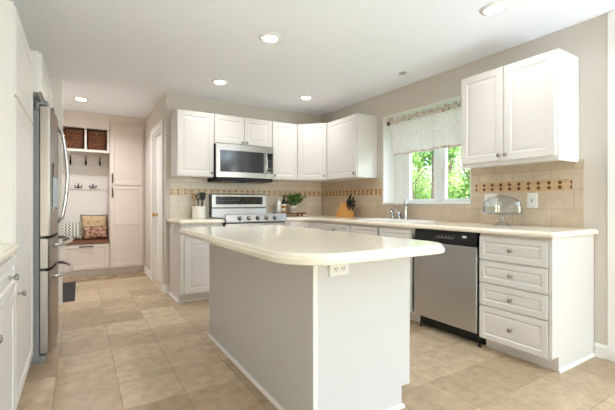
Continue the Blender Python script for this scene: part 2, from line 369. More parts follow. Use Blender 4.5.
# unseen patio door and rear window, invented to let more daylight in
def glazed(name, lo, hi, fixed, axis, frames=2, fw=0.06, depth=0.06):
    """frame + sashes + panes in an opening; axis 'y' opening runs along y at x=fixed"""
    def bx(m, a0, a1, z0, z1, d0, d1, b=0.002):
        if axis == 'y': m.box(fixed+d0, fixed+d1, a0, a1, z0, z1, b)
        else: m.box(a0, a1, fixed+d0, fixed+d1, z0, z1, b)
    a0, z0 = lo; a1, z1 = hi
    m = MB(); bx(m, a0, a0+fw, z0, z1, 0, depth); bx(m, a1-fw, a1, z0, z1, 0, depth); bx(m, a0+fw, a1-fw, z0, z0+fw, 0, depth); bx(m, a0+fw, a1-fw, z1-fw, z1, 0, depth)
    root = struct(name, m, 'trim')
    w = (a1-a0-2*fw)/frames
    for i in range(frames):
        s0 = a0+fw+i*w+0.001; s1 = s0+w-0.002; q = MB(); k = 0.05
        bx(q, s0, s0+k, z0+fw, z1-fw, 0.01, depth-0.01); bx(q, s1-k, s1, z0+fw, z1-fw, 0.01, depth-0.01)
        bx(q, s0+k, s1-k, z0+fw, z0+fw+k, 0.01, depth-0.01); bx(q, s0+k, s1-k, z1-fw-k, z1-fw, 0.01, depth-0.01)
        sh = q.build('sash', 'trim', root); g = MB(); bx(g, s0+k, s1-k, z0+fw+k, z1-fw-k, depth/2-0.003, depth/2+0.003, 0); g.build('pane', 'glassp', sh)
    return root
glazed('added_patio_door', (py0+0.002, 0.0), (py1-0.002, pz-0.002), XR+0.16, 'y', 2)
glazed('added_rear_window', (rx0+0.002, rz0+0.002), (rx1-0.002, rz1-0.002), YR-0.10, 'x', 3)

# ---- window_1 over the sink: deep white-lined opening, two casements
mb = MB(); e = 0.012
mb.box(XR-0.002, XR+0.246, wy1-e, wy1-0.0005, wz0+0.02, wz1-0.0005); mb.box(XR-0.002, XR+0.246, wy0+0.0005, wy0+e, wz0+0.02, wz1-0.0005); mb.box(XR-0.002, XR+0.246, wy0+e, wy1-e, wz1-e, wz1-0.0005)
win = struct('window_1', mb, 'trim')
MB().box(XR-0.018, XR+0.246, wy0+0.001, wy1-0.001, wz0+0.001, wz0+0.02, 0.004).build('sill', 'trim', win)
fx0, fx1 = XR+0.185, XR+0.245
mb = MB(); mb.box(fx0, fx1, wy1-0.15, wy1-e, wz0+0.02, wz1-e, 0.003); mb.box(fx0, fx1, wy0+e, wy0+0.04, wz0+0.02, wz1-e, 0.003)
mb.box(fx0, fx1, wy0+0.04, wy1-0.15, wz1-0.06, wz1-e, 0.003); mb.box(fx0, fx1, wy0+0.04, wy1-0.15, wz0+0.02, wz0+0.032, 0.002)
mb.box(fx0-0.006, fx1, 2.66, 2.71, wz0+0.032, wz1-0.06, 0.003)
mb.build('frame', 'trim', win)
for s0, s1, l, r in ((2.711, wy1-0.151, 0.05, 0.10), (wy0+0.041, 2.659, 0.045, 0.05)):
    mb = MB(); a, b = fx0+0.006, fx1-0.008; z0, z1 = wz0+0.033, wz1-0.061; k = 0.028
    mb.box(a, b, s0, s0+l, z0, z1, 0.004); mb.box(a, b, s1-r, s1, z0, z1, 0.004); mb.box(a, b, s0+l, s1-r, z0, z0+k, 0.003); mb.box(a, b, s0+l, s1-r, z1-0.05, z1, 0.003)
    sh = mb.build('sash', 'trim', win); MB().box((a+b)/2-0.003, (a+b)/2+0.003, s0+l, s1-r, z0+k, z1-0.05).build('pane', 'glassp', sh)

# ---- hall door
mb = MB(); cx = HX-0.001
mb.box(cx-0.016, cx, dy0-0.085, dy0, 0, dz+0.085, 0.004); mb.box(cx-0.016, cx, dy1, dy1+0.085, 0, dz+0.085, 0.004); mb.box(cx-0.018, cx, dy0, dy1, dz, dz+0.085, 0.004)
mb.box(cx+0.001, HX+0.114, dy0+0.0005, dy0+0.015, 0, dz-0.015); mb.box(cx+0.001, HX+0.114, dy1-0.015, dy1-0.0005, 0, dz-0.015); mb.box(cx+0.001, HX+0.114, dy0+0.0005, dy1-0.0005, dz-0.015, dz-0.0005)
struct('trim_3', mb, 'trim')
mb = MB(); O = (HX+0.045, dy0+0.018, 0.006); w = dy1-dy0-0.036; h = dz-0.025
mb.box(HX+0.045, HX+0.08, dy0+0.018, dy1-0.018, 0.006, dz-0.019, 0.002)
for za, zb in ((0.20, 0.92), (1.04, 1.86)):
    for ya, yb in ((dy0+0.10, dy0+0.31), (dy0+0.39, dy0+0.60)):
        mb.rings((HX+0.0455, ya, za), (0, 1, 0), (-1, 0, 0), yb-ya, zb-za, [(0, 0), (0.0, 0.004), (0.012, 0.0035), (0.018, 0.001), (0.035, 0.006)])
door = struct('door_1', mb, 'trim')
mb = MB().lathe([(0, -0.001), (0.027, 0.0), (0.027, 0.006), (0.010, 0.012), (0.010, 0.035), (0.024, 0.042), (0.027, 0.055), (0.018, 0.066), (0, 0.068)], (HX+0.044, dy1-0.09, 0.935), (-1, 0, 0)).build('door_knob', 'brass', door)
for z in (0.25, 1.05, 1.85): MB().tube([(HX+0.040, dy0+0.016, z-0.045), (HX+0.040, dy0+0.016, z+0.045)], 0.006).build('hinge', 'brass', door)

# ---- tile backsplash
TS = 0.008
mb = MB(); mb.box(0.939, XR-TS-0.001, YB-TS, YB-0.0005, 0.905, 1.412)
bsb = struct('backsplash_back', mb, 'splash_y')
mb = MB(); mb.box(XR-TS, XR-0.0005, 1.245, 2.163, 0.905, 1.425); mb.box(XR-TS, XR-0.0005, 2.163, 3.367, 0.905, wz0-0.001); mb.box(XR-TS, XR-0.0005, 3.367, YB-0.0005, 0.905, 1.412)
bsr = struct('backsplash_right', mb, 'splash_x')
def band(parent, a0, a1, axis, step):
    m = MB(); d = MB(); n = int((a1-a0)/step)
    if axis == 'y': m.box(XR-TS-0.0015, XR-TS, a0, a1, 1.196, 1.284)
    else: m.box(a0, a1, YB-TS-0.0015, YB-TS, 1.196, 1.284)
    for i in range(n+1):
        a = a0+0.006+i*step
        for z in (1.259, 1.221):
            sz_ = 0.017 if axis == 'y' else 0.013; hw = sz_ if 0 < i < n else 0.010; pts2 = [(0, -sz_), (hw, 0), (0, sz_), (-hw, 0)]
            if i == 0: pts2 = [(-0.004, -0.017), (hw, 0), (-0.004, 0.017)]
            if axis == 'y': d.prism([(XR-TS-0.0015, a+p, z+q) for p, q in pts2], (-0.0015, 0, 0))
            else: d.prism([(a+p, YB-TS-0.0015, z+q) for p, q in pts2], (0, -0.0015, 0))
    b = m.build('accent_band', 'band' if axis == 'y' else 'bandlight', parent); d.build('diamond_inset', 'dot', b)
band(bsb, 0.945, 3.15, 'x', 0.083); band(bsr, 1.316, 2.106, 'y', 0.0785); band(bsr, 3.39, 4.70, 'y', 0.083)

# ------------------------------------------------------------------ cabinets
DOOR = [(0, 0), (0, 0.017), (0.003, 0.020), (0.052, 0.020), (0.060, 0.0140), (0.066, 0.0135), (0.092, 0.0170), (0.094, 0.0170)]
FLAT = [(0, 0), (0, 0.017), (0.003, 0.020), (0.055, 0.020), (0.060, 0.013), (0.062, 0.013)]
DRAW = [(0, 0), (0, 0.017), (0.003, 0.020), (0.036, 0.020), (0.043, 0.013), (0.048, 0.0125), (0.058, 0.0165), (0.06, 0.0165)]
KN = [(0, -0.001), (0.008, 0), (0.008, 0.003), (0.005, 0.008), (0.005, 0.015), (0.013, 0.021), (0.0155, 0.027), (0.012, 0.033), (0, 0.035)]
def fr(face):
    return {'x-': ((0, 1, 0), (-1, 0, 0)), 'x+': ((0, 1, 0), (1, 0, 0)), 'y-': ((1, 0, 0), (0, -1, 0))}[face]
def pt(face, plane, a, z, d=0.0):
    return {'x-': (plane-d, a, z), 'x+': (plane+d, a, z), 'y-': (a, plane-d, z)}[face]
def fbox(m, face, plane, a0, a1, d0, d1, z0, z1, b=0):
    """box from depth d0 to d1 behind the plane (positive = into the cabinet)"""
    p = pt(face, plane, a0, z0, -d0); q = pt(face, plane, a1, z1, -d1)
    lo = [min(u, v) for u, v in zip(p, q)]; hi = [max(u, v) for u, v in zip(p, q)]
    m.box(lo[0], hi[0], lo[1], hi[1], lo[2], hi[2], b); return m
def front(root, face, plane, kind, a0, a1, z0, z1, knob=None, prof=None, m='cab'):
    U, N = fr(face); prof = prof or (DRAW if kind in ('drawer', 'false_front') else DOOR)
    p = MB().rings(pt(face, plane, a0, z0), U, N, a1-a0, z1-z0, prof).build(kind, m, root)
    if knob: MB().lathe(KN, pt(face, plane, knob[0], knob[1], prof[-1][1] if kind == 'drawer' else 0.020), N, 16).build('knob', 'nickel', p)
    return p
def carcass(root, face, plane, a0, a1, depth, z0, z1, toe=False, m='cab', name='carcass', hollow=False):
    q = MB()
    if hollow:
        t = 0.018; fbox(q, face, plane, a0, a0+t, 0, depth, z0, z1); fbox(q, face, plane, a1-t, a1, 0, depth, z0, z1); fbox(q, face, plane, a0+t, a1-t, 0, depth, z0, z0+t); fbox(q, face, plane, a0+t, a1-t, depth-t, depth, z0+t, z1)
        fbox(q, face, plane, a0+t, a1-t, 0, t, z1-0.05, z1)
    else: fbox(q, face, plane, a0, a1, 0, depth, z0, z1, 0.001)
    q.build(name, m, root)
    if toe: fbox(MB(), face, plane, a0, a1, 0.075, 0.09, 0, z0-0.0005).build('toe_kick', m, root)

CT = 0.914; CB = 0.876
FX = 2.575   # face-frame plane of the right run (fronts stand 20 mm proud)
# right run: drawer base
r = thing('drawer_cabinet', 'white base cabinet with four drawers at the near end of the right counter', 'cabinet', (2.85, 1.44, 0))
carcass(r, 'x-', FX, 1.200, 1.686, 0.588, 0.10, CB-0.0005, True)
for z0, z1 in ((0.682, 0.852), (0.512, 0.670), (0.345, 0.500), (0.094, 0.333)):
    front(r, 'x-', FX, 'drawer', 1.206, 1.682, z0, z1, (1.444, (z0+z1)/2))
MB().prism([(2.562, 1.181, 0.10), (2.562, 1.181, CB-0.0005), (3.163, 1.181, CB-0.0005), (3.163, 1.181, 0), (2.648, 1.181, 0), (2.648, 1.181, 0.10)], (0, 0.018, 0)).build('end_panel', 'cab', r)
MB().prism([(2.64, 1.181, 0), (2.64, 1.167, 0), (2.64, 1.169, 0.010), (2.64, 1.176, 0.018), (2.64, 1.181, 0.02)], (0.505, 0, 0)).build('base_molding', 'trim', r)
# dishwasher
r = thing('dishwasher', 'stainless dishwasher with black control strip between the white cabinets', 'dishwasher', (2.85, 1.995, 0))
fbox(MB(), 'x-', FX, 1.694, 2.304, 0.01, 0.585, 0.10, 0.868).build('body', 'blackm', r)
fbox(MB(), 'x-', FX, 1.692, 2.306, 0.07, 0.09, 0.012, 0.10).build('toe_kick', 'black', r)
fbox(MB(), 'x-', FX, 1.697, 2.301, -0.030, 0.01, 0.112, 0.762, 0.006).build('door', 'steel', r)
cp = MB(); cp.prism([(FX+0.01, 1.697, 0.766), (FX-0.028, 1.697, 0.766), (FX-0.034, 1.697, 0.775), (FX-0.026, 1.697, 0.866), (FX+0.01, 1.697, 0.866)], (0, 0.604, 0), 0.002)
cp = cp.build('control_panel', 'black', r)
bd = MB().lathe([(0, 0), (1, 0), (1, 0.0015), (0, 0.002)], (0, 0, 0), (0, 0, 1), 24)
for v in bd.bm.verts: v.co = Vector((FX-0.0305-v.co.z, 1.80+v.co.x*0.022, 0.835+v.co.y*0.010))
bd.build('badge', 'white', cp)
bt = MB()
for i in range(9): bt.box(FX-0.0350, FX-0.0305, 1.90+i*0.020, 1.911+i*0.020, 0.812, 0.817)
for i in range(5): bt.box(FX-0.0345, FX-0.0300, 1.89+i*0.036, 1.905+i*0.036, 0.826, 0.829)
bt.build('control_marks', 'marks', cp)
for y in (1.71, 2.28): MB().lathe([(0.014, 0), (0.014, 0.006), (0.006, 0.01), (0.006, 0.10)], (FX+0.03, y, 0.0)).build('foot', 'black', r)
# sink base and the next units up to the corner
r = thing('sink_cabinet', 'white sink base cabinet under the window, beyond the dishwasher', 'cabinet', (2.85, 2.79, 0))
carcass(r, 'x-', FX, 2.312, 3.244, 0.588, 0.10, CB-0.0005, True, hollow=True)
for a0, a1, k in ((2.350, 2.772, 2.74), (2.800, 3.222, 2.83)):
    front(r, 'x-', FX, 'false_front', a0, a1, 0.720, 0.852); front(r, 'x-', FX, 'door', a0, a1, 0.106, 0.700, (k, 0.64))
r = thing('base_cabinet', 'white single-door base cabinet between the sink cabinet and the corner', 'cabinet', (2.85, 3.53, 0))
carcass(r, 'x-', FX, 3.250, 3.812, 0.588, 0.10, CB-0.0005, True)
front(r, 'x-', FX, 'drawer', 3.270, 3.800, 0.720, 0.852, (3.535, 0.786)); front(r, 'x-', FX, 'door', 3.270, 3.800, 0.106, 0.700, (3.75, 0.64))
r = thing('corner_cabinet', 'white inside-corner base cabinet under the knife block', 'cabinet', (2.85, 4.3, 0))
q = MB(); q.box(FX, 3.163, 3.818, YB-0.003, 0.10, CB-0.0005); q.box(2.256, FX, 4.126, YB-0.003, 0.10, CB-0.0005); q.build('carcass', 'cab', r)
q = MB(); q.box(FX+0.075, FX+0.09, 3.818, 4.20, 0, 0.0995); q.box(2.256, FX+0.075, 4.20, 4.215, 0, 0.0995); q.build('toe_kick', 'cab', r)
front(r, 'x-', FX, 'door', 3.828, 4.104, 0.106, 0.852, (3.86, 0.64)); front(r, 'y-', 4.126, 'door', 2.275, 2.553, 0.106, 0.852)
q = MB(); q.box(2.196, 2.252, 4.126, YB-0.003, 0.0, CB-0.0005)
solo('filler_panel', q, 'cab', 'narrow white filler panel right of the stove', 'panel', (2.224, 4.42, 0))
# back run left of the stove
r = thing('base_cabinet', 'white base cabinet left of the stove, at the free end of the back wall', 'cabinet', (1.16, 4.42, 0))
carcass(r, 'y-', 4.126, 0.950, 1.402, 0.588, 0.10, CB-0.0005, True)
front(r, 'y-', 4.126, 'drawer', 0.968, 1.392, 0.720, 0.852, (1.18, 0.786)); front(r, 'y-', 4.126, 'door', 0.968, 1.392, 0.106, 0.702, (1.35, 0.64))
MB().prism([(0.931, 4.116, 0.10), (0.931, 4.116, CB-0.0005), (0.931, YB-0.003, CB-0.0005), (0.931, YB-0.003, 0), (0.931, 4.195, 0), (0.931, 4.195, 0.10)], (0.018, 0, 0)).build('end_panel', 'cab', r)
q = MB(); q.prism([(0.931, 4.190, 0), (0.917, 4.190, 0), (0.919, 4.190, 0.010), (0.926, 4.190, 0.018), (0.931, 4.190, 0.02)], (0, 0.50, 0)); q.box(0.931, 1.40, 4.188, 4.200, 0, 0.02, 0.003)
q.build('base_molding', 'trim', r)

# worktops
EDGE = lambda b, t: [(0.006, b), (0.001, b+0.004), (0.0, b+0.010), (0.0, t-0.016), (0.003, t-0.010), (0.008, t-0.008), (0.009, t-0.005), (0.014, t-0.001), (0.020, t)]
sink_hole = arc(2.69, 2.53, 0.05, 180, 270, 5)+arc(2.97, 2.53, 0.05, 270, 360, 5)+arc(2.97, 3.15, 0.05, 0, 90, 5)+arc(2.69, 3.15, 0.05, 90, 180, 5)
ol = [(XR-TS-0.002, 1.150), (XR-TS-0.002, YB-TS-0.002), (2.200, YB-TS-0.002), (2.200, 4.085)]
ol += [(2.36, 4.085)]+arc(2.36, 3.915, 0.17, 90, 0, 8)[1:]
ol += arc(2.560, 1.180, 0.03, 180, 270, 6)
ol = ol[::1]
def ccw(p):
    a = sum(p[i][0]*p[(i+1) % len(p)][1]-p[(i+1) % len(p)][0]*p[i][1] for i in range(len(p)))
    return p if a > 0 else p[::-1]
solo('countertop', MB().slab(ccw(ol), EDGE(CB, CT), [sink_hole]), 'counter', 'cream L-shaped countertop along the window wall, carrying the sink and knife block', 'countertop', (2.85, 2.9, CB))
ol = arc(0.935, 4.100, 0.03, 180, 270, 6)+[(1.404, 4.070), (1.404, YB-TS-0.002), (0.905, YB-TS-0.002)]
solo('countertop', MB().slab(ccw(ol), EDGE(CB, CT)), 'counter', 'short cream countertop left of the stove, under the white utensil crock', 'countertop', (1.15, 4.4, CB))

# uppers
def upper(name, label, face, plane, a0, a1, z0, z1, doors, depth=0.31, rail=True):
    c = {'x-': (plane+depth/2, (a0+a1)/2, z0), 'y-': ((a0+a1)/2, plane+depth/2, z0), 'x+': (plane-depth/2, (a0+a1)/2, z0)}[face]
    r = thing(name, label, 'cabinet', c)
    carcass(r, face, plane, a0, a1, depth-0.003, z0, z1)
    for d0, d1, b0, b1, k in doors: front(r, face, plane, 'door', d0, d1, b0, b1, k)
    return r
UZ0, UZ1 = 1.412, 2.185; UY = YB-0.31; UXp = XR-0.31
upper('wall_cabinet', 'white single-door wall cabinet left of the microwave', 'y-', UY, 0.943, 1.383, UZ0, UZ1, [(0.953, 1.378, UZ0+0.006, UZ1-0.008, (1.352, 1.465))])
upper('wall_cabinet', 'short white two-door wall cabinet above the microwave', 'y-', UY, 1.387, 2.160, 1.824, UZ1, [(1.392, 1.771, 1.834, UZ1-0.008, (1.745, 1.862)), (1.776, 2.155, 1.834, UZ1-0.008, (1.802, 1.862))])
upper('wall_cabinet', 'white single-door wall cabinet right of the microwave', 'y-', UY, 2.164, 2.548, UZ0, UZ1, [(2.170, 2.543, UZ0+0.006, UZ1-0.008, (2.196, 1.465))])
r = thing('corner_wall_cabinet', 'white diagonal wall cabinet in the room corner', 'cabinet', (2.9, 4.45, UZ0))
A = Vector((2.552, UY-0.002, 0)); B = Vector((UXp-0.002, 4.103, 0))
MB().prism([(2.552, YB-0.003, UZ0), (2.552, UY, UZ0), (UXp, 4.103, UZ0), (XR-0.003, 4.103, UZ0), (XR-0.003, YB-0.003, UZ0)], (0, 0, UZ1-UZ0)).build('carcass', 'cab', r)
D = Vector((UXp-2.552, 4.103-UY, 0)); L = D.length; D.normalize(); N = Vector((D.y, -D.x, 0)).normalized()
if N.x > 0: N = -N
P0 = Vector((2.552, UY, UZ0+0.006))+D*0.014+N*0.0005
p = MB().rings(P0, D, N, L-0.028, UZ1-UZ0-0.014, DOOR).build('door', 'cab', r)
MB().lathe(KN, P0+D*(L-0.06)+N*0.02+Vector((0, 0, 0.047)), N, 16).build('knob', 'nickel', p)
upper('wall_cabinet', 'white wall cabinet between the diagonal corner unit and the window', 'x-', UXp, 3.470, 4.099, UZ0, UZ1, [(3.480, 4.090, UZ0+0.006, UZ1-0.008, (3.506, 1.465))])
r = upper('wall_cabinet', 'large white two-door wall cabinet right of the window', 'x-', UXp, 1.275, 2.045, 1.425, UZ1, [(1.290, 1.660, 1.436, UZ1-0.010, (1.640, 1.478)), (1.668, 2.038, 1.436, UZ1-0.010, (1.690, 1.478))])
q = MB(); q.box(UXp-0.002, UXp+0.018, 1.275, 2.045, 1.402, 1.4248, 0.002); q.box(UXp+0.018, XR-0.01, 1.275, 1.290, 1.402, 1.4248, 0.002); q.build('light_rail', 'cab', r)

# left run beside the viewer
FL = -0.275
r = thing('base_cabinet', 'white base cabinet with drawer at the left edge of the picture', 'cabinet', (-0.58, 1.5, 0))
carcass(r, 'x+', FL, 0.90, 2.196, 0.62, 0.10, CB-0.0005, True)
for a0, a1, k in ((0.91, 1.54, 1.50), (1.56, 2.186, 1.60)):
    front(r, 'x+', FL, 'drawer', a0, a1, 0.700, 0.852, ((a0+a1)/2 if a0 < 1.5 else 2.03, 0.776), None)
    front(r, 'x+', FL, 'door', a0, a1, 0.106, 0.685, (k, 0.64))
ol = [(XL+0.003, 0.885), (-0.240, 0.885)]+arc(-0.262, 2.176, 0.022, 0, 90, 6)+[(XL+0.003, 2.198)]
solo('countertop', MB().slab(ccw(ol), EDGE(CB, CT)), 'counter', 'cream countertop at the left edge, ending against the tall pantry', 'countertop', (-0.57, 1.5, CB))
r = thing('pantry_cabinet', 'tall white pantry cabinet left of the refrigerator', 'cabinet', (-0.58, 2.65, 0)); TZ = 2.045
carcass(r, 'x+', -0.278, 2.222, 3.000, 0.618, 0.10, TZ, True)
MB().box(XL+0.004, -0.264, 2.202, 2.2215, 0.0, TZ, 0.001).build('side_panel', 'cab', r)
front(r, 'x+', -0.278, 'door', 2.232, 2.992, 0.106, 1.605, (2.285, 0.655)); front(r, 'x+', -0.278, 'door', 2.232, 2.992, 1.617, TZ-0.006)
r = thing('fridge_top_cabinet', 'white two-door cabinet above the refrigerator', 'cabinet', (-0.55, 3.70, 1.82))
carcass(r, 'x+', -0.232, 3.004, 4.40, 0.665, 1.830, 2.10)
for a0, a1, k in ((3.014, 3.698, 3.66), (3.706, 4.390, 3.74)): front(r, 'x+', -0.232, 'door', a0, a1, 1.838, 2.094, (k, 1.865))
q = MB(); q.box(XL+0.004, -0.262, 4.056, 4.40, 0.0, 1.829); solo('fridge_side_panel', q, 'cab', 'white panel enclosing the far side of the refrigerator', 'panel', (-0.58, 4.2, 0))
# refrigerator
r = thing('refrigerator', 'stainless French-door refrigerator with two bottom drawers', 'refrigerator', (-0.5, 3.58, 0))
fy0, fy1 = 3.118, 4.036
MB().box(-0.86, -0.236, fy0, fy1, 0.03, 1.772, 0.004).build('body', 'greyplastic', r)
q = MB(); q.box(-0.80, -0.20, fy0+0.01, fy1-0.01, 0.0, 0.045, 0.003); q.build('base_grille', 'greyplastic', r)
def fdoor(name, y0, y1, z0, z1, par, bulge=0.028):
    """curved stainless front: bows outwards along the whole fridge width"""
    n = 10; pts = [(-0.230, y0, z0)]
    fx = lambda y: -0.176+bulge*(1-((y-(fy0+fy1)/2)/((fy1-fy0)/2))**2)
    pts = [(-0.230, y1, z0), (-0.230, y0, z0), (fx(y0)-0.012, y0, z0)]+[(fx(y0+(y1-y0)*t), y0+(y1-y0)*t, z0) for t in [0.012+0.976*i/n for i in range(n+1)]]+[(fx(y1)-0.012, y1, z0)]
    return MB().prism(pts, (0, 0, z1-z0)).build(name, 'fridgesteel', par)
mid = (fy0+fy1)/2
d1 = fdoor('door', fy0, mid-0.004, 0.872, 1.765, r); d2 = fdoor('door', mid+0.004, fy1, 0.872, 1.765, r)
w1 = fdoor('freezer_drawer', fy0, fy1, 0.648, 0.852, r); w2 = fdoor('freezer_drawer', fy0, fy1, 0.062, 0.628, r)
q = MB(); q.box(-0.236, -0.205, fy0+0.004, fy1-0.004, 0.852, 0.872); q.box(-0.236, -0.205, fy0+0.004, fy1-0.004, 0.628, 0.648); q.build('gasket', 'black', r)
for dd, y in ((d1, mid-0.035), (d2, mid+0.035)):
    P_ = [(-0.152, y, 0.945), (-0.118, y, 0.985)]+[(-0.118+0.034*math.sin(PI*t/12), y, 0.985+0.675*t/12) for t in range(1, 12)]+[(-0.118, y, 1.66), (-0.152, y, 1.70)]
    MB().tube(P_, 0.0125, 10).build('handle', 'chrome', dd)
for dd, z in ((w1, 0.800), (w2, 0.575)):
    P_ = [(-0.165, fy0+0.10, z), (-0.120, fy0+0.12, z)]+[(-0.118+0.062*math.sin(PI*t/12), fy0+0.12+(fy1-fy0-0.24)*t/12, z) for t in range(1, 12)]+[(-0.120, fy1-0.12, z), (-0.165, fy1-0.10, z)]
    MB().tube(P_, 0.013, 10).build('handle', 'chrome', dd)
ds = MB().prism([(-0.190, 3.20, 1.055), (-0.1635, 3.20, 1.055), (-0.1465, 3.46, 1.055), (-0.190, 3.46, 1.055)], (0, 0, 0.335), 0.002).build('water_dispenser', 'bglass', d1)
MB().prism([(-0.165, 3.215, 1.070), (-0.1605, 3.215, 1.070), (-0.1452, 3.445, 1.070), (-0.150, 3.445, 1.070)], (0, 0, 0.215), 0.001).build('dispenser_recess', 'disp', ds)
q = MB(); q.box(-0.262, -0.186, fy0-0.004, fy0+0.09, 1.7735, 1.796, 0.005); q.lathe([(0.016, 0), (0.016, 0.036), (0.012, 0.040), (0, 0.040)], (-0.200, fy0+0.022, 1.7660)); q.lathe([(0.013, 0), (0.013, 0.05), (0, 0.05)], (-0.248, fy0-0.014, 1.735)); q.build('hinge_cover', 'greyplastic', r)

# ------------------------------------------------------------------ island
r = thing('kitchen_island', 'white kitchen island cabinet in the middle of the floor', 'island', (1.22, 2.23, 0))
IX0, IX1, IY0, IY1, IT, IB = 0.917, 1.546, 1.433, 3.030, 0.897, 0.852
q = MB(); q.prism([(IX0+0.008, IY0+0.02, 0), (IX0+0.008, IY0+0.02, IB-0.0005), (IX1-0.02, IY0+0.02, IB-0.0005), (IX1-0.02, IY0+0.02, 0.112), (IX1-0.085, IY0+0.02, 0.112), (IX1-0.085, IY0+0.02, 0)], (0, IY1-IY0-0.04, 0)); q.build('carcass', 'island', r)
MB().prism([(IX0+0.010, IY0, 0), (IX0+0.010, IY0, IB-0.0005), (IX1, IY0, IB-0.0005), (IX1, IY0, 0.108), (IX1-0.062, IY0, 0.108), (IX1-0.062, IY0, 0)], (0, 0.019, 0)).build('front_panel', 'island', r)
MB().prism([(IX0+0.010, IY1-0.019, 0), (IX0+0.010, IY1-0.019, IB-0.0005), (IX1, IY1-0.019, IB-0.0005), (IX1, IY1-0.019, 0.108), (IX1-0.062, IY1-0.019, 0.108), (IX1-0.062, IY1-0.019, 0)], (0, 0.019, 0)).build('far_panel', 'island', r)
MB().box(IX0-0.003, IX0+0.0075, IY0, IY1-0.003, 0, IB-0.0005).build('side_panel', 'island', r)
MB().box(IX0-0.003, IX0+0.022, IY0-0.004, IY0-0.0003, 0.0, IB-0.0005, 0.001).build('corner_post', 'trim', r)
q = MB(); qr = [(0, 0), (0.016, 0), (0.0145, 0.008), (0.010, 0.014), (0.0, 0.018)]
q.prism([(IX0-0.0035-a, IY0-0.004, b) for a, b in qr], (0, IY1-IY0, 0)); q.prism([(IX0-0.018, IY0-0.0045-a, b) for a, b in qr], (IX1-IX0-0.040, 0, 0)); q.build('base_molding', 'trim', r)
for a0, a1 in ((1.46, 1.97), (1.98, 2.49), (2.50, 3.005)):
    # doors on the working side of the island, towards the dishwasher
    p = MB().rings((IX1-0.0195, a0, 0.115), (0, 1, 0), (1, 0, 0), a1-a0, 0.70, DOOR).build('door', 'island', r)
    MB().lathe(KN, (IX1+0.0005, a1-0.04, 0.74), (1, 0, 0), 16).build('knob', 'nickel', p)
X0, X1, Y0, Y1 = 0.675, 1.600, 1.178, 3.095
ol = arc(X0+0.24, Y0+0.24, 0.24, 180, 270, 14)+arc(X1-0.13, Y0+0.13, 0.13, 270, 360, 10)+arc(X1-0.05, Y1-0.05, 0.05, 0, 90, 6)+arc(X0+0.06, Y1-0.06, 0.06, 90, 180, 6)
IE = [(0.006, IB), (0.001, IB+0.003), (0, IB+0.008), (0, IB+0.022), (0.003, IB+0.027), (0.008, IB+0.029), (0.009, IB+0.032), (0.012, IB+0.038), (0.018, IB+0.043), (0.024, IT)]
solo('island_countertop', MB().slab(ccw(ol), IE), 'counter', 'cream island countertop with rounded corners and stepped edge', 'countertop', (1.15, 2.14, IB))
def outlet(label, c, U, N, w=0.07, h=0.115, horiz=False, box=0.006, cat='outlet', switch=False):
    c, U, N, V = Vector(c), Vector(U), Vector(N), Vector((0, 0, 1))
    r = thing('electrical_outlet' if not switch else 'wall_switch', label, cat, c)
    if horiz: w, h = h, w
    MB().rings(c-U*w/2-V*h/2, U, N, w, h, [(0, 0), (0, box-0.002), (0.003, box), (0.004, box)]).build('cover_plate', 'white', r)
    k = box+0.0002
    if switch:
        MB().rings(c-U*0.006-V*0.012, U, N, 0.012, 0.024, [(0, box-0.001), (0, box+0.006), (0.002, box+0.008), (0.003, box+0.008)]).build('toggle', 'greyplastic', r)
    else:
        for s_ in (-1, 1):
            d = (U if horiz else V)*s_*0.021
            q = MB().rings(c+d-U*0.015-V*0.015, U, N, 0.03, 0.03, [(0, box-0.001), (0, k+0.001), (0.003, k+0.002), (0.004, k+0.002)]).build('receptacle', 'white', r)
            g = MB()
            for t in (-0.006, 0.006): g.rings(c+d+U*(t-0.0015)-V*0.004, U, N, 0.003, 0.011, [(0, k), (0, k+0.003), (0.0005, k+0.003)])
            g.rings(c+d-U*0.002-V*0.011, U, N, 0.004, 0.004, [(0, k), (0, k+0.003), (0.0005, k+0.003)])
            g.build('slot', 'blackm', q)
    return r
outlet('white horizontal power outlet on the end of the island', (1.056, IY0-0.001, 0.786), (1, 0, 0), (0, -1, 0), 0.068, 0.112, True, 0.014)
outlet('white switch plate on the tile right of the cake stand', (XR-TS-0.001, 1.605, 1.120), (0, 1, 0), (-1, 0, 0), 0.078, 0.122, switch=True, cat='switch')
outlet('white outlet plate on the tile behind the glass cake dome', (XR-TS-0.001, 1.965, 1.125), (0, 1, 0), (-1, 0, 0), 0.115, 0.115)
outlet('small white outlet on the side of the cabinet left of the stove', (0.930, 4.45, 0.79), (0, 1, 0), (-1, 0, 0), 0.065, 0.105)

# ------------------------------------------------------------------ stove and microwave
r = thing('range_stove', 'stainless electric range with black cooktop and tall backguard', 'stove', (1.80, 4.4, 0)); RX0, RX1 = 1.412, 2.190
MB().box(RX0, RX1, 4.100, 4.700, 0.03, 0.900, 0.003).build('body', 'blackm', r)
MB().box(RX0, RX1, 4.086, 4.640, 0.9005, 0.922, 0.003).build('cooktop', 'bglass', r)
dr = MB().box(RX0+0.004, RX1-0.004, 4.060, 4.0995, 0.235, 0.862, 0.005).build('oven_door', 'steelh', r)
MB().box(RX0+0.14, RX1-0.14, 4.055, 4.0605, 0.38, 0.70, 0.002).build('oven_window', 'bglass', dr)
q = MB().tube([(RX0+0.05, 4.061, 0.80), (RX0+0.06, 4.02, 0.80), (RX0+0.08, 4.012, 0.80), (RX1-0.08, 4.012, 0.80), (RX1-0.06, 4.02, 0.80), (RX1-0.05, 4.061, 0.80)], 0.012).build('handle', 'chrome', dr)
MB().box(RX0+0.004, RX1-0.004, 4.064, 4.0995, 0.06, 0.228, 0.005).build('storage_drawer', 'steelh', r)
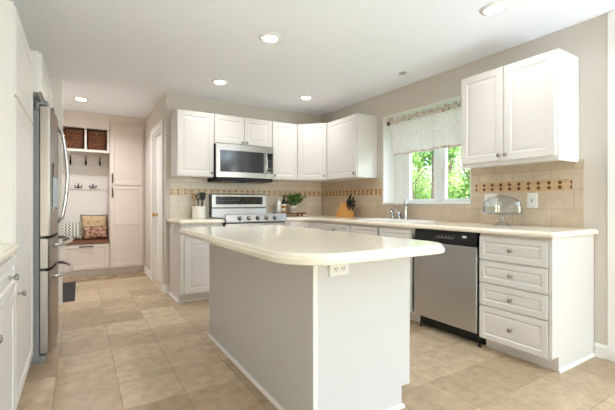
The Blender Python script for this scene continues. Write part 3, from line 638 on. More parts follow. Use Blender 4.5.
cp = MB().prism([(RX0, 4.0855, 0.868), (RX0, 4.040, 0.872), (RX0, 4.034, 0.884), (RX0, 4.056, 0.966), (RX0, 4.072, 0.974), (RX0, 4.0855, 0.970)], (RX1-RX0, 0, 0), 0.002).build('control_panel', 'steelh', r)
nn = Vector((0, -0.966, 0.259))
for i in range(5):
    x = RX0+0.165+i*0.113; c = Vector((x, 4.0435, 0.922))
    k = MB().lathe([(0.019, 0.0045), (0.0185, 0.026), (0.016, 0.029), (0, 0.029)], c, nn, 20).build('knob', 'nickel', cp); MB().lathe([(0.027, 0), (0.027, 0.004), (0, 0.0042)], c, nn, 20).build('bezel', 'black', k)
    MB().box(x-0.003, x+0.003, 4.008, 4.012, 0.925, 0.945).build('pointer', 'black', k)
bg_ = MB().prism([(1.424, 4.700, 0.922), (1.424, 4.600, 0.922), (1.424, 4.616, 1.03), (1.424, 4.618, 1.045), (1.424, 4.622, 1.205), (1.424, 4.640, 1.218), (1.424, 4.700, 1.218)], (0.756, 0, 0), 0.002).build('backguard', 'steelh', r)
MB().box(1.478, 2.128, 4.6135, 4.6175, 1.082, 1.186, 0.001).build('display', 'bglass', bg_)
MB().box(1.428, 2.176, 4.610, 4.630, 1.030, 1.0445, 0.002).build('vent_slot', 'black', bg_)
MB().box(1.4145, 1.4235, 4.605, 4.699, 0.923, 1.214, 0.002).build('side_cap', 'black', bg_)
q = MB()
for i in range(12): q.box(1.52+i*0.024, 1.534+i*0.024, 4.6125, 4.6135, 1.130, 1.134)
q.build('control_marks', mat('dim_print', (96, 102, 112), 0.4), bg_)
q = MB()
for x, y, R in ((1.61, 4.22, 0.10), (1.99, 4.22, 0.085), (1.61, 4.48, 0.075), (1.99, 4.48, 0.10)):
    q.lathe([(R-0.004, 0), (R, 0), (R, 0.0006), (R-0.004, 0.0006), (R-0.004, 0)], (x, y, 0.9222), seg=32)
q.build('burner_ring', 'greyplastic', r)
r = thing('microwave', 'stainless over-the-range microwave hung under the short cabinet', 'microwave', (1.765, 4.5, 1.39)); MX0, MX1, MZ0, MZ1, MF = 1.388, 2.146, 1.392, 1.820, 4.316
MB().box(MX0+0.002, MX1-0.002, MF+0.021, YB-TS-0.004, MZ0+0.012, MZ1, 0.003).build('body', 'blackm', r)
# bowed stainless door
def bow(x0, x1, z0, z1, d0, d1, bulge, m, name, par):
    n = 12; c = (MX0+MX1)/2; hw = (MX1-MX0)/2; f = lambda x: MF-bulge*(1-((x-c)/hw)**2)
    pts = [(x1, MF+d1, z0), (x0, MF+d1, z0)]+[(x0+(x1-x0)*i/n, f(x0+(x1-x0)*i/n)-d0, z0) for i in range(n+1)]
    return MB().prism(pts, (0, 0, z1-z0)).build(name, m, par)
dr = bow(MX0, MX1, MZ0+0.022, MZ1-0.003, 0, 0.02, 0.020, 'steelh', 'door', r)
bow(MX0+0.045, 2.000, MZ0+0.085, MZ1-0.080, 0.003, 0.005, 0.020, 'dglass', 'window', dr)
cp = bow(2.042, MX1-0.012, MZ0+0.085, MZ1-0.080, 0.003, 0.005, 0.020, 'bglass', 'control_panel', dr)
q = MB()
for i in range(3):
    for j in range(5): q.box(2.056+i*0.026, 2.070+i*0.026, 4.2985+i*0.003, 4.3055+i*0.003, 1.50+j*0.034, 1.512+j*0.034)
q.build('keypad', mat('keypad_print', (120, 120, 120), 0.5), cp)
MB().tube([(2.021, 4.305, MZ0+0.075), (2.021, 4.270, MZ0+0.085)]+[(2.021, 4.270-0.018*math.sin(PI*t/8), MZ0+0.085+0.245*t/8) for t in range(1, 8)]+[(2.021, 4.270, MZ0+0.33), (2.021, 4.305, MZ0+0.34)], 0.012).build('handle', 'chrome', dr)
MB().box(MX0+0.004, MX1-0.004, MF+0.012, YB-TS-0.004, MZ0-0.022, MZ0+0.0115, 0.006).build('vent_base', 'blackm', r)
q = MB()
for i in range(2): q.box(1.50+i*0.32, 1.72+i*0.32, 4.40, 4.52, MZ0-0.0255, MZ0-0.0225)
q.build('grease_filter', 'greyplastic', r)

# ------------------------------------------------------------------ sink, faucet, window dressing
r = thing('kitchen_sink', 'white sink set into the counter below the window', 'sink', (2.83, 2.84, CT))
def rr(x0, x1, y0, y1, rad): return arc(x0+rad, y0+rad, rad, 180, 270, 5)+arc(x1-rad, y0+rad, rad, 270, 360, 5)+arc(x1-rad, y1-rad, rad, 0, 90, 5)+arc(x0+rad, y1-rad, rad, 90, 180, 5)
q = MB(); q.slab(rr(2.615, 3.045, 2.455, 3.225, 0.06), [(0.004, CT+0.0005), (0, CT+0.004), (0.004, CT+0.010), (0.010, CT+0.011)], [rr(2.665, 2.995, 2.505, 3.175, 0.05)]); q.build('rim', 'ceramic', r)
t = bmesh.new(); lv = [(0.0, CT+0.009), (0.006, CT-0.03), (0.012, CT-0.15), (0.05, CT-0.178)]; R = []
for ins, z in lv: R.append([t.verts.new((x, y, z)) for x, y in rr(2.665+ins, 2.995-ins, 2.505+ins, 3.175-ins, 0.05)])
for a, b in zip(R, R[1:]):
    for i in range(len(a)): t.faces.new((a[i], a[(i+1) % len(a)], b[(i+1) % len(a)], b[i]))
t.faces.new(R[-1]); q = MB(); q._add(t, False); q.build('basin', 'ceramic', r)
MB().lathe([(0.04, 0), (0.04, 0.003), (0.03, 0.004), (0, 0.002)], (2.83, 2.84, CT-0.1778)).build('drain', 'chrome', r)
r = thing('kitchen_faucet', 'tall chrome faucet with side lever behind the sink', 'faucet', (3.09, 2.93, CT))
MB().lathe([(0.034, 0), (0.034, 0.008), (0.028, 0.018), (0.026, 0.05), (0.021, 0.14), (0.022, 0.15), (0.021, 0.19), (0.014, 0.205), (0, 0.205)], (3.09, 2.925, CT+0.0005)).build('column', 'chrome', r)
sp = MB().tube([(3.085, 2.92, CT+0.15), (3.06, 2.896, CT+0.195), (3.02, 2.858, CT+0.218), (2.98, 2.820, CT+0.205), (2.962, 2.803, CT+0.165)], [0.013, 0.013, 0.013, 0.014, 0.017]).build('spout', 'chrome', r)
MB().tube([(3.09, 2.925, CT+0.195), (3.095, 2.93, CT+0.255)], [0.010, 0.004]).build('lift_knob', 'chrome', r)
MB().lathe([(0.026, 0), (0.026, 0.006), (0.024, 0.014), (0.023, 0.055), (0.025, 0.06), (0.018, 0.082), (0, 0.085)], (3.09, 3.02, CT+0.0005)).build('valve_body', 'chrome', r)
MB().tube([(3.09, 3.02, CT+0.072), (3.085, 3.07, CT+0.098), (3.08, 3.14, CT+0.112)], [0.014, 0.011, 0.013]).build('lever', 'chrome', r)
MB().lathe([(0.022, 0), (0.022, 0.005), (0.020, 0.012), (0.018, 0.05), (0.023, 0.07), (0.019, 0.092), (0, 0.095)], (3.09, 3.125, CT+0.0005)).build('side_sprayer', 'chrome', r)
# valance on its rod
RXc, RZ = XR+0.075, 2.075
r = thing('curtain_rod', 'dark bronze curtain rod with ball finial inside the window opening', 'curtain rod', (RXc, 2.76, RZ))
MB().tube([(RXc, 2.19, RZ), (RXc, 3.325, RZ)], 0.009).build('rod', 'bronze', r)
for y, s_ in ((3.325, 1), (2.19, -1)): MB().lathe([(0.010, 0), (0.014, 0.004), (0.026, 0.012), (0.027, 0.022), (0.015, 0.032), (0, 0.0325)], (RXc, y, RZ), (0, s_, 0), 16).build('finial', 'bronze', r)
def fold(y, z, ph=0.0):
    k = (2.10-z)/0.45
    return 0.012*math.sin(y*38+0.6*math.sin(y*9))*(0.4+0.9*k)+0.007*math.sin(y*71+1.3)*(1-k*0.4)
def val(u, v):
    y = 2.20+1.11*u; z = 2.050-0.375*v-0.006*math.sin(y*19)*v
    y -= 0.075*v*max(0.0, (u-0.6)/0.4)**2
    return Vector((RXc-0.018+fold(y, z)-0.006*v, y, z))
r = thing('window_valance', 'gathered white floral valance hanging over the sink window', 'curtain', (RXc, 2.76, 1.70))
o = MB().grid(val, 130, 14).build('panel', 'valance', r); m_ = o.modifiers.new('solid', 'SOLIDIFY'); m_.thickness = 0.002
def hdr(u, v):
    y = 2.20+1.11*u; a = 2*PI*v; rad = 0.017+0.004*math.sin(y*90)+0.003*math.sin(y*151)
    x = RXc+math.cos(a)*rad; z = RZ+math.sin(a)*rad*1.15
    if math.sin(a) > 0.6: z += 0.022+0.010*math.sin(y*63+1)+0.006*math.sin(y*140)
    return Vector((x, y, z))
MB().grid(hdr, 150, 14).build('rod_pocket', 'valhead', r)
def hem(u, v):
    p = val(u, 0.955+0.06*v); return p+Vector((-0.003, 0, -0.004*v))
o = MB().grid(hem, 130, 2).build('hem', 'valhead', r)

# ------------------------------------------------------------------ things on the counters
r = thing('utensil_crock', 'white ceramic utensil crock on the counter left of the stove', 'crock', (1.245, 4.55, CT))
MB().lathe([(0, 0), (0.078, 0), (0.083, 0.006), (0.083, 0.132), (0.086, 0.140), (0.084, 0.146), (0.077, 0.142), (0.076, 0.02), (0, 0.016)], (1.245, 4.55, CT+0.0005), seg=32).build('pot', 'ceramic', r)
def utensil(name, label, base, top, kind, m):
    base, top = Vector(base), Vector(top); d = (top-base).normalized(); r = thing(name, label, 'utensil', base, 'cooking utensils in the white crock')
    MB().tube([base, base+d*0.20], [0.006, 0.007], 8).build('handle', m, r); e = base+d*0.195
    if kind == 'spoon':
        q = MB().lathe([(0, 0), (0.012, 0.006), (0.026, 0.03), (0.030, 0.05), (0.024, 0.075), (0, 0.088)], e, d, 16)
        side = d.cross(Vector((0, 0, 1))).normalized(); nrm = side.cross(d)
        for v in q.bm.verts: w = v.co-e; v.co -= nrm*w.dot(nrm)*0.72
        q.build('bowl', m, r)
    elif kind == 'spatula':
        s = Vector((1, 0, 0)); s = (s-d*s.dot(d)).normalized(); n = s.cross(d)
        MB().prism([e-s*0.012, e+s*0.012, e+d*0.02+s*0.034, e+d*0.10+s*0.038, e+d*0.10-s*0.038, e+d*0.02-s*0.034], n*0.004, 0.001).build('blade', m, r)
    else:
        q = MB()
        for k in range(6):
            a = PI*k/6; s = Vector((math.cos(a), math.sin(a), 0))
            q.tube([e+d*(0.10*t/8)+s*(0.028*math.sin(PI*t/8)) for t in range(9)], 0.0022, 6)
            q.tube([e+d*(0.10*t/8)-s*(0.028*math.sin(PI*t/8)) for t in range(9)], 0.0022, 6)
        q.build('wires', m, r)
zb = CT+0.022
utensil('serving_spoon', 'black serving spoon leaning left in the white crock', (1.212, 4.585, zb), (1.205, 4.592, zb+0.2), 'spoon', 'blackm')
utensil('spatula', 'black spatula standing in the middle of the white crock', (1.262, 4.525, zb), (1.275, 4.515, zb+0.2), 'spatula', 'blackm')
utensil('ladle', 'black ladle leaning right in the white crock', (1.282, 4.572, zb), (1.302, 4.585, zb+0.2), 'spoon', 'blackm')
utensil('whisk', 'dark wire whisk at the back of the white crock', (1.245, 4.605, zb), (1.255, 4.62, zb+0.2), 'whisk', 'blackm')
utensil('wooden_spoon', 'pale wooden spoon leaning out left of the white crock', (1.236, 4.545, zb), (1.190, 4.520, zb+0.165), 'spoon', 'spoon')

r = thing('serving_riser', 'dark wooden riser tray right of the stove, carrying bottles and plant', 'tray', (2.50, 4.52, CT))
MB().box(2.275, 2.720, 4.430, 4.610, CT+0.036, CT+0.054, 0.004).build('board', 'wood2', r)
for x in (2.335, 2.665):
    for y in (4.465, 4.575): MB().lathe([(0.012, 0), (0.017, 0.006), (0.017, 0.012), (0.010, 0.018), (0.018, 0.028), (0.018, 0.0355), (0, 0.0355)], (x, y, CT+0.0005), seg=14).build('foot', 'wood2', r)
MB().tube([(2.7205, 4.48, CT+0.045), (2.742, 4.485, CT+0.047), (2.748, 4.52, CT+0.048), (2.742, 4.555, CT+0.047), (2.7205, 4.56, CT+0.045)], 0.006).build('handle', 'bronze', r)
tz = CT+0.0545
r = thing('soap_bottle', 'plain white bottle at the left end of the wooden riser', 'bottle', (2.325, 4.52, tz))
MB().lathe([(0, 0), (0.036, 0), (0.040, 0.006), (0.040, 0.125), (0.034, 0.148), (0.018, 0.160), (0.016, 0.178), (0.019, 0.180), (0.019, 0.190), (0, 0.192)], (2.325, 4.52, tz)).build('body', 'ceramic', r)
r = thing('oil_bottle', 'dark bottle with amber base and pale label on the wooden riser', 'bottle', (2.41, 4.53, tz))
MB().lathe([(0, 0), (0.028, 0), (0.031, 0.005), (0.031, 0.085), (0.031, 0.0855)], (2.41, 4.53, tz)).build('oil_fill', 'amber', r)
MB().lathe([(0.031, 0.0858), (0.031, 0.135), (0.024, 0.158), (0.012, 0.180), (0.011, 0.225), (0.014, 0.228), (0.014, 0.240), (0, 0.241)], (2.41, 4.53, tz)).build('neck', 'darkb', r)
MB().lathe([(0.0314, 0.018), (0.032, 0.018), (0.032, 0.060), (0.0314, 0.060), (0.0314, 0.018)], (2.41, 4.53, tz)).build('label_strip', 'paper', r)
MB().lathe([(0.0314, 0.092), (0.032, 0.092), (0.032, 0.118), (0.0314, 0.118), (0.0314, 0.092)], (2.41, 4.53, tz)).build('neck_label', 'paper', r)
r = thing('potted_herb', 'leafy green herb in a white pot with dark letters on the riser', 'plant', (2.555, 4.52, tz))
pot = MB().rings((2.513, 4.478, tz), (1, 0, 0), (0, 0, 1), 0.084, 0.084, [(0.008, 0), (0.0, 0.085), (0.0, 0.092), (0.006, 0.092), (0.008, 0.078)], (0, 1, 0)).build('pot', 'ceramic', r)
q = MB()   # two dark block letters on the pot's face
for x0 in (2.527, 2.560):
    q.box(x0, x0+0.006, 4.4735, 4.4785, tz+0.025, tz+0.068)
    for z in (0.025, 0.044, 0.062): q.box(x0+0.006, x0+0.021, 4.4735, 4.4785, tz+z, tz+z+0.006)
q.build('lettering', 'blackm', pot)
MB().box(2.522, 2.588, 4.487, 4.553, tz+0.074, tz+0.082).build('soil', 'soil', r)
st = MB(); lf = MB(); rnd = random.Random(4)
for i in range(48):
    a = rnd.uniform(0, 2*PI); sp_ = rnd.uniform(0.02, 0.155); hh = rnd.uniform(0.05, 0.19); b = Vector((2.555+0.02*math.cos(a), 4.52+0.02*math.sin(a), tz+0.08))
    tip = b+Vector((sp_*math.cos(a)*(1.05 if math.cos(a) > 0 else 0.62)+0.01, sp_*math.sin(a)*0.55, hh)); mid_ = (b+tip)/2+Vector((0, 0, 0.02)); pts = [b, (b+mid_)/2+Vector((0, 0, 0.006)), mid_, (mid_+tip)/2+Vector((0, 0, 0.004)), tip]
    st.tube(pts, 0.0014, 5)
    for k in range(10):
        c = pts[2].lerp(tip, rnd.uniform(0, 1.1)); d = Vector((rnd.uniform(-1, 1), rnd.uniform(-1, 1), rnd.uniform(-0.5, 0.8))).normalized(); s = d.orthogonal().normalized(); s.rotate(Matrix.Rotation(rnd.uniform(0, 6.28), 3, d)); L_ = rnd.uniform(0.028, 0.046); w = L_*0.36; n = d.cross(s)
        lf.quad(c, c+d*L_*0.5+s*w+n*0.003, c+d*L_, c+d*L_*0.5-s*w+n*0.003)
st.build('stems', 'leaf', r); lf.build('leaves', 'leaf', r)
# knife block with knives
r = thing('knife_block', 'slanted pale wood knife block in the counter corner', 'knife block', (3.0, 3.95, CT))
bx0, bx1 = 2.955, 3.065
MB().prism([(bx0, 4.075, CT+0.0005), (bx0, 3.800, CT+0.0005), (bx0, 3.800, CT+0.055), (bx0, 3.845, CT+0.150), (bx0, 3.905, CT+0.205), (bx0, 3.965, CT+0.165)], (bx1-bx0, 0, 0), 0.003).build('block', 'pine', r)
kd = Vector((0, -0.62, 0.785)).normalized(); f0 = Vector((0, 3.800, CT+0.055)); f1 = Vector((0, 3.905, CT+0.205))
fdir = (f1-f0).normalized(); kd = Vector((0, -fdir.z, -fdir.y)).normalized(); kd = Vector((0, -0.66, 0.75)).normalized(); k_i = 0
SPOT = ['lower left', 'lower right', 'middle left', 'centre', 'middle right', 'upper left', 'upper right', 'top']
for row, (t_, xs, L_) in enumerate(((0.24, (2.982, 3.038), 0.105), (0.48, (2.975, 3.010, 3.045), 0.125), (0.70, (2.985, 3.035), 0.14), (0.90, (3.010,), 0.15))):
    for x in xs:
        p0 = f0.lerp(f1, t_)+Vector((x, 0, 0))
        if t_ < 0.64: p0 = Vector((x, 3.800+0.045*(t_/0.64) , CT+0.055+0.095*(t_/0.64)))
        else: p0 = Vector((x, 3.845+0.060*((t_-0.64)/0.36), CT+0.150+0.055*((t_-0.64)/0.36)))
        p0 = p0+kd*0.002
        kn = thing('kitchen_knife', 'black-handled kitchen knife in the '+SPOT[k_i]+' slot of the wooden block', 'knife', p0, 'knives in the wooden block'); k_i += 1
        MB().tube([p0+kd*0.008, p0+kd*0.02, p0+kd*(L_*0.5), p0+kd*(L_*0.9), p0+kd*L_], [0.010, 0.014, 0.012, 0.015, 0.010], 8, flat=0.8).build('handle', 'black', kn)
        MB().tube([p0, p0+kd*0.009], 0.010, 8).build('bolster', 'chrome', kn)
# glass cake stand and dome
cx_, cy_ = 2.945, 1.735
r = thing('cake_stand', 'clear pressed-glass pedestal cake stand on the right counter', 'cake stand', (cx_, cy_, CT))
MB().lathe([(0.0, 0.0), (0.062, 0.0), (0.064, 0.004), (0.056, 0.012), (0.036, 0.024), (0.020, 0.040), (0.018, 0.052), (0.026, 0.062), (0.020, 0.072), (0.022, 0.080), (0.036, 0.088)], (cx_, cy_, CT+0.0005), seg=32).build('pedestal', 'glassd', r)
MB().lathe([(0.0, 0.0885), (0.060, 0.0885), (0.146, 0.096), (0.152, 0.103), (0.150, 0.107), (0.144, 0.104), (0.060, 0.0995), (0, 0.0995)], (cx_, cy_, CT+0.0005), seg=48).build('plate', 'glassd', r)
r = thing('cake_dome', 'clear ribbed glass dome covering the cake stand', 'cake dome', (cx_, cy_, CT+0.1))
t = bmesh.new(); prof = [(0.138, 0.106), (0.139, 0.112), (0.137, 0.165), (0.129, 0.196), (0.103, 0.219), (0.060, 0.237), (0.024, 0.247), (0.012, 0.250)]; seg = 96; R = []
for k, (rad, h) in enumerate(prof):
    R.append([t.verts.new((cx_+(rad+(0.0035*(1 if i % 2 else -1) if 1 <= k <= 5 else 0))*math.cos(2*PI*i/seg), cy_+(rad+(0.0035*(1 if i % 2 else -1) if 1 <= k <= 5 else 0))*math.sin(2*PI*i/seg), CT+h+0.001)) for i in range(seg)])
for a, b in zip(R, R[1:]):
    for i in range(seg): t.faces.new((a[i], a[(i+1) % seg], b[(i+1) % seg], b[i]))
t.faces.new(R[-1]); q = MB(); q._add(t, False); o = q.build('shell', 'glassw', r); m_ = o.modifiers.new('solid', 'SOLIDIFY'); m_.thickness = 0.003
MB().lathe([(0.010, 0.2505), (0.009, 0.254), (0.013, 0.260), (0.015, 0.268), (0.010, 0.276), (0, 0.278)], (cx_, cy_, CT+0.001), seg=16).build('knob', 'glassw', r)

# ------------------------------------------------------------------ mudroom at the end of the hall
F_ = 6.40
r = thing('locker_cabinet', 'tall cream two-door locker cabinet at the end of the hall', 'cabinet', (0.64, 6.65, 0))
MB().box(0.393, 0.866, F_+0.001, HY-0.003, 0.09, 2.355).build('carcass', 'cream', r)
MB().box(0.393, 0.884, F_+0.05, F_+0.065, 0, 0.0895).build('toe_kick', 'cream', r)
MB().box(0.8665, 0.885, F_-0.006, F_+0.02, 0.09, 2.355, 0.001).build('filler', 'cream', r)
dU = front(r, 'y-', F_, 'door', 0.400, 0.860, 1.378, 2.285, None, FLAT, 'cream'); dL = front(r, 'y-', F_, 'door', 0.400, 0.860, 0.112, 1.366, None, FLAT, 'cream')
MB().box(0.456, 0.804, F_-0.020, F_-0.012, 0.755, 0.810, 0.002).build('rail', 'cream', dL)
for dd, z0, z1 in ((dU, 1.412, 1.55), (dL, 1.195, 1.335)): MB().tube([(0.425, F_-0.0215, z0), (0.425, F_-0.046, z0+0.006), (0.425, F_-0.050, z0+0.02), (0.425, F_-0.050, z1-0.02), (0.425, F_-0.046, z1-0.006), (0.425, F_-0.0215, z1)], 0.008, 8).build('handle', 'blackm', dd)
def crown(x0, x1, y, par=None):
    prof = [(0.0, 2.356), (0.012, 2.356), (0.014, 2.372), (0.032, 2.392), (0.058, 2.420), (0.070, 2.424), (0.070, 2.438), (0.0, 2.438)]
    return MB().prism([(x0, y-a, z) for a, z in prof], (x1-x0, 0, 0))
crown(0.378, 0.888, F_-0.001).build('crown_molding', 'cream', r)
r = thing('hall_cubby', 'cream two-cell cubby shelf above the hall bench', 'shelf', (0.0, 6.65, 1.87))
q = MB(); xa, xb = -0.600, 0.3895
q.box(xa, xb, F_+0.001, HY-0.003, 1.872, 1.900); q.box(xa, xb, F_+0.001, HY-0.003, 2.215, 2.355)
for x0, x1 in ((0.063, 0.090), (-0.233, -0.206), (xa, xa+0.02), (xb-0.032, xb)): q.box(x0, x1, F_+0.001, HY-0.003, 1.9005, 2.2145)
q.box(xa+0.02, -0.233, F_+0.004, F_+0.02, 1.9005, 2.2145)
q.build('carcass', 'cream', r); MB().box(xa, xb, HY-0.0028, HY-0.001, 1.872, 2.355).build('back_panel', 'cream', r)
q = MB(); q.box(xa, xb, F_-0.012, F_+0.0005, 2.217, 2.355, 0.002); q.box(xa, xb, F_-0.012, F_+0.0005, 1.862, 1.898, 0.002); q.build('face_frame', 'cream', r)
crown(xa, 0.377, F_+0.0).build('crown_molding', 'cream', r)
def basket(label, x0, x1, tag):
    y0, y1, z0 = 6.435, 6.78, 1.902; h = 0.272
    r = thing('wicker_basket', label, 'basket', ((x0+x1)/2, (y0+y1)/2, z0), 'wicker baskets in the hall cubby')
    q = MB(); n = 11
    for k in range(n):
        zz = z0+0.013+k*(h-0.026)/(n-1); g = 0.012; i_ = 0.012*(1-k/(n-1))
        loop = rr(x0+g+i_, x1-g-i_, y0+g+i_, y1-g-i_, 0.03); pts = [(x, y, zz+0.002*math.sin(j*2.1+k*PI)) for j, (x, y) in enumerate(loop)]
        q.tube(pts+[pts[0]], 0.0128, 7)
    q.build('coils', 'wicker', r); MB().box(x0+0.035, x1-0.035, y0+0.035, y1-0.035, z0+0.002, z0+0.02).build('bottom', 'wicker', r)
    loop = rr(x0+0.012, x1-0.012, y0+0.012, y1-0.012, 0.03); pts = [(x, y, z0+h) for x, y in loop]; MB().tube(pts+[pts[0]], 0.016, 8).build('rim', 'wicker', r)
    if tag: MB().lathe([(0.014, 0), (0.014, 0.006), (0.006, 0.008), (0, 0.008)], ((x0+x1)/2, y0-0.004, z0+h-0.035), (0, -1, 0), 14).build('button', 'nickel', r)
basket('dark brown wicker basket in the left cubby cell', -0.201, 0.057, False); basket('dark brown wicker basket with a pale button in the right cubby cell', 0.096, 0.352, True)
r = thing('hall_bench', 'cream hall bench with wide drawer and brown wooden seat', 'bench', (-0.1, 6.65, 0))
MB().box(xa, 0.390, F_+0.001, HY-0.022, 0.10, 0.4935).build('carcass', 'cream', r); MB().box(xa, 0.390, F_+0.05, F_+0.065, 0, 0.0995).build('toe_kick', 'cream', r)
MB().box(xa, 0.390, F_-0.030, HY-0.022, 0.494, 0.533, 0.004).build('seat', 'wood', r)
d_ = front(r, 'y-', F_, 'drawer', -0.222, 0.382, 0.112, 0.485, None, FLAT, 'cream')
front(r, 'y-', F_, 'drawer', xa+0.006, -0.232, 0.112, 0.485, None, FLAT, 'cream')
MB().tube([(0.00, F_-0.0215, 0.455), (0.004, F_-0.045, 0.455), (0.02, F_-0.050, 0.455), (0.15, F_-0.050, 0.455), (0.166, F_-0.045, 0.455), (0.17, F_-0.0215, 0.455)], 0.008, 8).build('handle', 'blackm', d_)
# boarded back wall of the niche with two hook rails
q = MB(); q.box(xa, 0.391, HY-0.020, HY-0.003, 0.5335, 1.871)
r = thing('hook_panel', 'white panelled niche back with two rows of coat hooks', 'coat rack', (-0.1, HY-0.02, 0.5)); q.build('panel', 'cab', r)
for z in (1.700, 1.315): MB().box(xa, 0.391, HY-0.036, HY-0.0205, z, z+0.11, 0.003).build('hook_rail', 'cab', r)
def hook(x, z, double):
    y = HY-0.0365; q = MB(); q.lathe([(0.016, 0), (0.016, 0.004), (0, 0.005)], (x, y, z), (0, -1, 0), 12)
    if double:
        for s_ in (-1, 1): q.tube([(x, y-0.004, z-0.012), (x+s_*0.022, y-0.028, z-0.022), (x+s_*0.042, y-0.048, z-0.006), (x+s_*0.048, y-0.052, z+0.018)], [0.006, 0.007, 0.008, 0.010], 8)
        q.tube([(x, y-0.004, z), (x, y-0.03, z+0.012), (x, y-0.05, z+0.04)], [0.006, 0.006, 0.009], 8)
    else:
        q.tube([(x, y-0.002, z+0.06), (x, y-0.006, z+0.01), (x, y-0.010, z-0.04)], 0.009, 8); q.tube([(x, y-0.006, z-0.04), (x, y-0.035, z-0.052), (x, y-0.058, z-0.035), (x, y-0.062, z-0.008)], [0.008, 0.009, 0.011, 0.013], 8); q.tube([(x, y-0.006, z+0.05), (x, y-0.04, z+0.06), (x, y-0.055, z+0.085)], [0.007, 0.008, 0.010], 8)
    q.build('hook', 'blackm', r)
for x in (-0.122, 0.085, 0.279): hook(x, 1.752, False)
for x in (-0.017, 0.181): hook(x, 1.362, True)
def pillow(name, label, c, w, h, th, m, tilt, trim=None):
    def P_(side):
        def f(u, v):
            a, b = u*2-1, v*2-1; k = max(0.0, (1-a**4)*(1-b**4))**0.45; pin = 1-0.06*(1-abs(a))*abs(b)-0.0
            return Vector((a*w/2*(1-0.05*(1-b*b)), side*th/2*k, b*h/2*(1-0.05*(1-a*a))))
        return f
    q = MB(); q.grid(P_(1), 16, 16); q.grid(P_(-1), 16, 16); bmesh.ops.remove_doubles(q.bm, verts=q.bm.verts[:], dist=1e-4); bmesh.ops.recalc_face_normals(q.bm, faces=q.bm.faces[:])
    R_ = Matrix.Rotation(tilt, 4, 'X')
    for v in q.bm.verts: v.co = R_ @ v.co
    r = thing(name, label, 'pillow', c); 
    lo = min(v.co.z for v in q.bm.verts); sh = Vector(c)-Vector((0, 0, lo))
    for v in q.bm.verts: v.co += sh
    q.build('cushion', m, r)
    if trim:
        pts = []
        for a, b in [(-1+0.2*i, -1) for i in range(10)]+[(1, -1+0.2*i) for i in range(10)]+[(1-0.2*i, 1) for i in range(10)]+[(-1, 1-0.2*i) for i in range(11)]:
            pts.append(R_ @ Vector((a*w/2*(1-0.05*(1-b*b)), 0, b*h/2*(1-0.05*(1-a*a))))+sh)
        MB().tube(pts, 0.007, 7).build('piping', trim, r)
    return r
sz = 0.538
pillow('throw_pillow', 'tan printed pillow with dark piping standing behind on the bench', (0.198, 6.785, sz), 0.365, 0.375, 0.09, 'pillow_tan', -0.16, 'bronze')
pillow('throw_pillow', 'green and white zigzag pillow at the left of the bench', (-0.143, 6.685, sz), 0.355, 0.275, 0.12, 'zigzag', -0.22)
pillow('lumbar_pillow', 'reddish brown patterned lumbar pillow in front of the tan pillow', (0.215, 6.655, sz), 0.33, 0.195, 0.10, 'pillow_red', -0.18, 'bronze')
q = MB(); q.box(-0.420, -0.045, 4.90, 6.06, 0.0005, 0.010, 0.003)
r = solo('floor_mat', q, 'mat', 'dark charcoal mat on the hall floor beside the refrigerator', 'mat', (-0.23, 5.48, 0))

# ------------------------------------------------------------------ recessed ceiling lights
def can(x, y, label, p=CAN_POWER, col=CAN_COLOR):
    r = thing('recessed_light', label, 'ceiling light', (x, y, CH-0.012), 'recessed ceiling lights')
    MB().lathe([(0.062, 0.0), (0.088, 0.006), (0.090, 0.0115), (0.060, 0.0115), (0.062, 0.0)], (x, y, CH-0.012), seg=32).build('trim_ring', 'trim', r)
    MB().lathe([(0, 0.003), (0.0605, 0.003), (0.0605, 0.010), (0, 0.010)], (x, y, CH-0.012), seg=32).build('lens', 'lens', r)
    l = light('lamp', 'AREA', (0, 0, -0.004), p, col, (0, 0, 0), 0.13, None, 'DISK', spread=math.radians(150)); l.parent = r
can(2.43, 1.49, 'lit recessed light nearest the viewer, over the dishwasher')
can(1.312, 2.702, 'lit recessed light above the middle of the island', 6)
can(1.317, 3.969, 'lit recessed light in front of the microwave')
can(2.434, 3.977, 'lit recessed light near the far room corner')
can(0.015, 5.55, 'lit recessed light in the hall ceiling', 13, (0.98, 0.97, 1.0))
r = thing('ceiling_sprinkler', 'small grey unlit ceiling fixture near the window', 'ceiling fixture', (2.836, 2.72, CH-0.01))
MB().lathe([(0.030, 0.0), (0.040, 0.004), (0.042, 0.0095), (0.018, 0.0095), (0.030, 0.0)], (2.836, 2.72, CH-0.01), seg=20).build('ring', 'off', r)
MB().lathe([(0, 0.002), (0.029, 0.002), (0.029, 0.009), (0, 0.009)], (2.836, 2.72, CH-0.01), seg=20).build('cap', 'off', r)

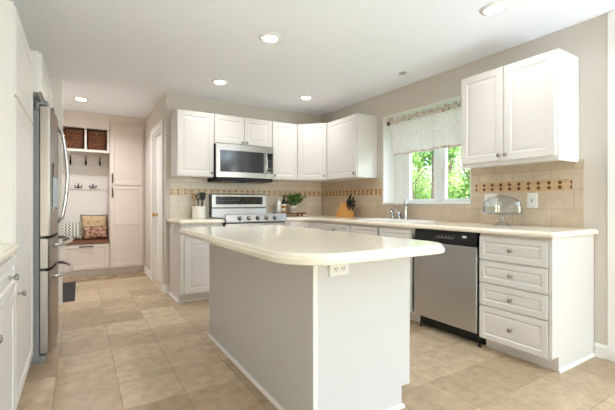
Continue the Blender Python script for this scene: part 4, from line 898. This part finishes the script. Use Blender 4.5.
# ------------------------------------------------------------------ garden beyond the window
struct('ground_outside', MB().box(XR+0.27, 60, -30, 60, -0.6, -0.4), 'grass')
def leaves(q, c, rad, n, size, rnd, flat=0.8):
    for i in range(n):
        d = Vector((rnd.gauss(0, 1), rnd.gauss(0, 1), rnd.gauss(0, 1))).normalized()*(rnd.random()**0.4); p = Vector(c)+Vector((d.x*rad, d.y*rad, d.z*rad*flat))
        a = Vector((rnd.uniform(-1, 1), rnd.uniform(-1, 1), rnd.uniform(-0.7, 0.4))).normalized(); s = a.orthogonal().normalized(); s.rotate(Matrix.Rotation(rnd.uniform(0, 6.28), 3, a)); L_ = size*rnd.uniform(0.7, 1.3)
        q.quad(p, p+a*L_*0.5+s*L_*0.28, p+a*L_, p+a*L_*0.5-s*L_*0.28)
def tree(label, x, y, rt, h, crowns, size, seed, m='foliage', lean=0.0):
    rnd = random.Random(seed); r = thing('tree', label, 'tree', (x, y, -0.4), 'trees beyond the sink window')
    pts = [(x+lean*t*t+0.06*math.sin(t*5+seed), y+0.05*math.sin(t*4+seed*2), -0.4+h*t) for t in [i/8 for i in range(9)]]
    q = MB().tube(pts, [rt*(1.25-0.85*i/8) for i in range(9)], 9)
    for i in range(4):
        b = Vector(pts[3+i]); a = rnd.uniform(0, 6.28); q.tube([b, b+Vector((0.4*math.cos(a), 0.4*math.sin(a), 0.45)), b+Vector((0.9*math.cos(a), 0.9*math.sin(a), 0.8))], [rt*0.22, rt*0.16, rt*0.06], 6)
    q.build('trunk', 'bark', r); q = MB()
    for cx, cy, cz, cr, n in crowns: leaves(q, (x+cx, y+cy, cz), cr, n, size, rnd)
    q.build('foliage', m, r)
def shrub(label, x, y, rad, h, n, size, seed, m='foliage'):
    rnd = random.Random(seed); r = thing('shrub', label, 'shrub', (x, y, -0.4), 'shrubs beyond the sink window')
    q = MB()
    for i in range(7):
        a = rnd.uniform(0, 6.28); q.tube([(x, y, -0.4), (x+0.3*rad*math.cos(a), y+0.3*rad*math.sin(a), -0.4+h*0.5), (x+0.7*rad*math.cos(a), y+0.7*rad*math.sin(a), -0.4+h*0.9)], [0.025, 0.018, 0.006], 5)
    q.build('stems', 'bark', r); q = MB(); leaves(q, (x, y, -0.4+h*0.55), rad, n, size, rnd, h*0.5/rad); q.build('foliage', m, r)
# camera sees them at y/x between 0.68 and 0.93
LAY = [(8.4, 6.85, 0.15, 'stout garden tree whose trunk shows at the right of the left pane', 'foliage2', 0.10, 0.62),
 (8.9, 8.15, 0.06, 'slim garden tree near the middle of the left pane', 'foliage', -0.15, 0.60),
 (7.5, 4.95, 0.07, 'garden tree seen through the right pane', 'foliage', 0.1, 0.60),
 (11.4, 10.2, 0.07, 'slim leaning garden tree at the left of the left pane', 'foliage2', 0.25, 0.80),
 (11.0, 8.4, 0.07, 'garden tree standing behind the window mullion', 'foliage', -0.1, 0.80),
 (10.9, 6.9, 0.08, 'garden tree at the right edge of the right pane', 'foliage2', -0.1, 0.70),
 (14.6, 9.4, 0.12, 'far tree behind the right pane', 'foliage', 0.1, 1.0), (14.9, 11.6, 0.12, 'far tree behind the left pane', 'foliage2', 0, 1.0),
 (15.2, 13.9, 0.12, 'far tree at the left edge of the left pane', 'foliage', 0, 1.0)]
for i, (x, y, rt, lab, m, lean, cr) in enumerate(LAY):
    far = 1+0.05*(x-8)
    tree(lab, x, y, rt, 5.2*far, [(0, 0, 2.6*far, cr, 420), (0.05, 0.05, 3.6*far, cr, 420), (0, 0, 4.7*far, cr, 380)], 0.14*far, i+1, m, lean)
SH = [(9.6, 6.25, 0.62, 2.7, 'bright shrub low in the right pane'), (9.9, 7.6, 0.62, 2.5, 'bright shrub low beside the mullion'), (10.2, 9.25, 0.68, 2.7, 'green shrub low in the left pane'),
 (12.8, 8.2, 0.9, 3.6, 'taller shrub farther off in the right pane'), (13.0, 10.1, 0.9, 3.7, 'taller shrub farther off behind the mullion'), (13.3, 12.0, 0.9, 3.6, 'taller shrub farther off in the left pane'),
 (16.6, 10.6, 1.0, 4.4, 'shrub at the far end of the garden, right pane'), (16.9, 12.8, 1.0, 4.4, 'shrub at the far end of the garden, left pane'), (17.0, 15.0, 1.0, 4.4, 'shrub at the far end of the garden, left edge'),
 (20.4, 13.6, 1.15, 5.2, 'backmost shrub closing the garden, right pane'), (20.6, 16.2, 1.15, 5.2, 'backmost shrub closing the garden, left pane')]
for i, (x, y, rad, h, lab) in enumerate(SH): shrub(lab, x, y, rad, h, 2200, 0.115, 40+i, 'foliage' if i % 3 else 'foliage2')
for o in bpy.data.objects:
    if '_w' in o: del o['_w']
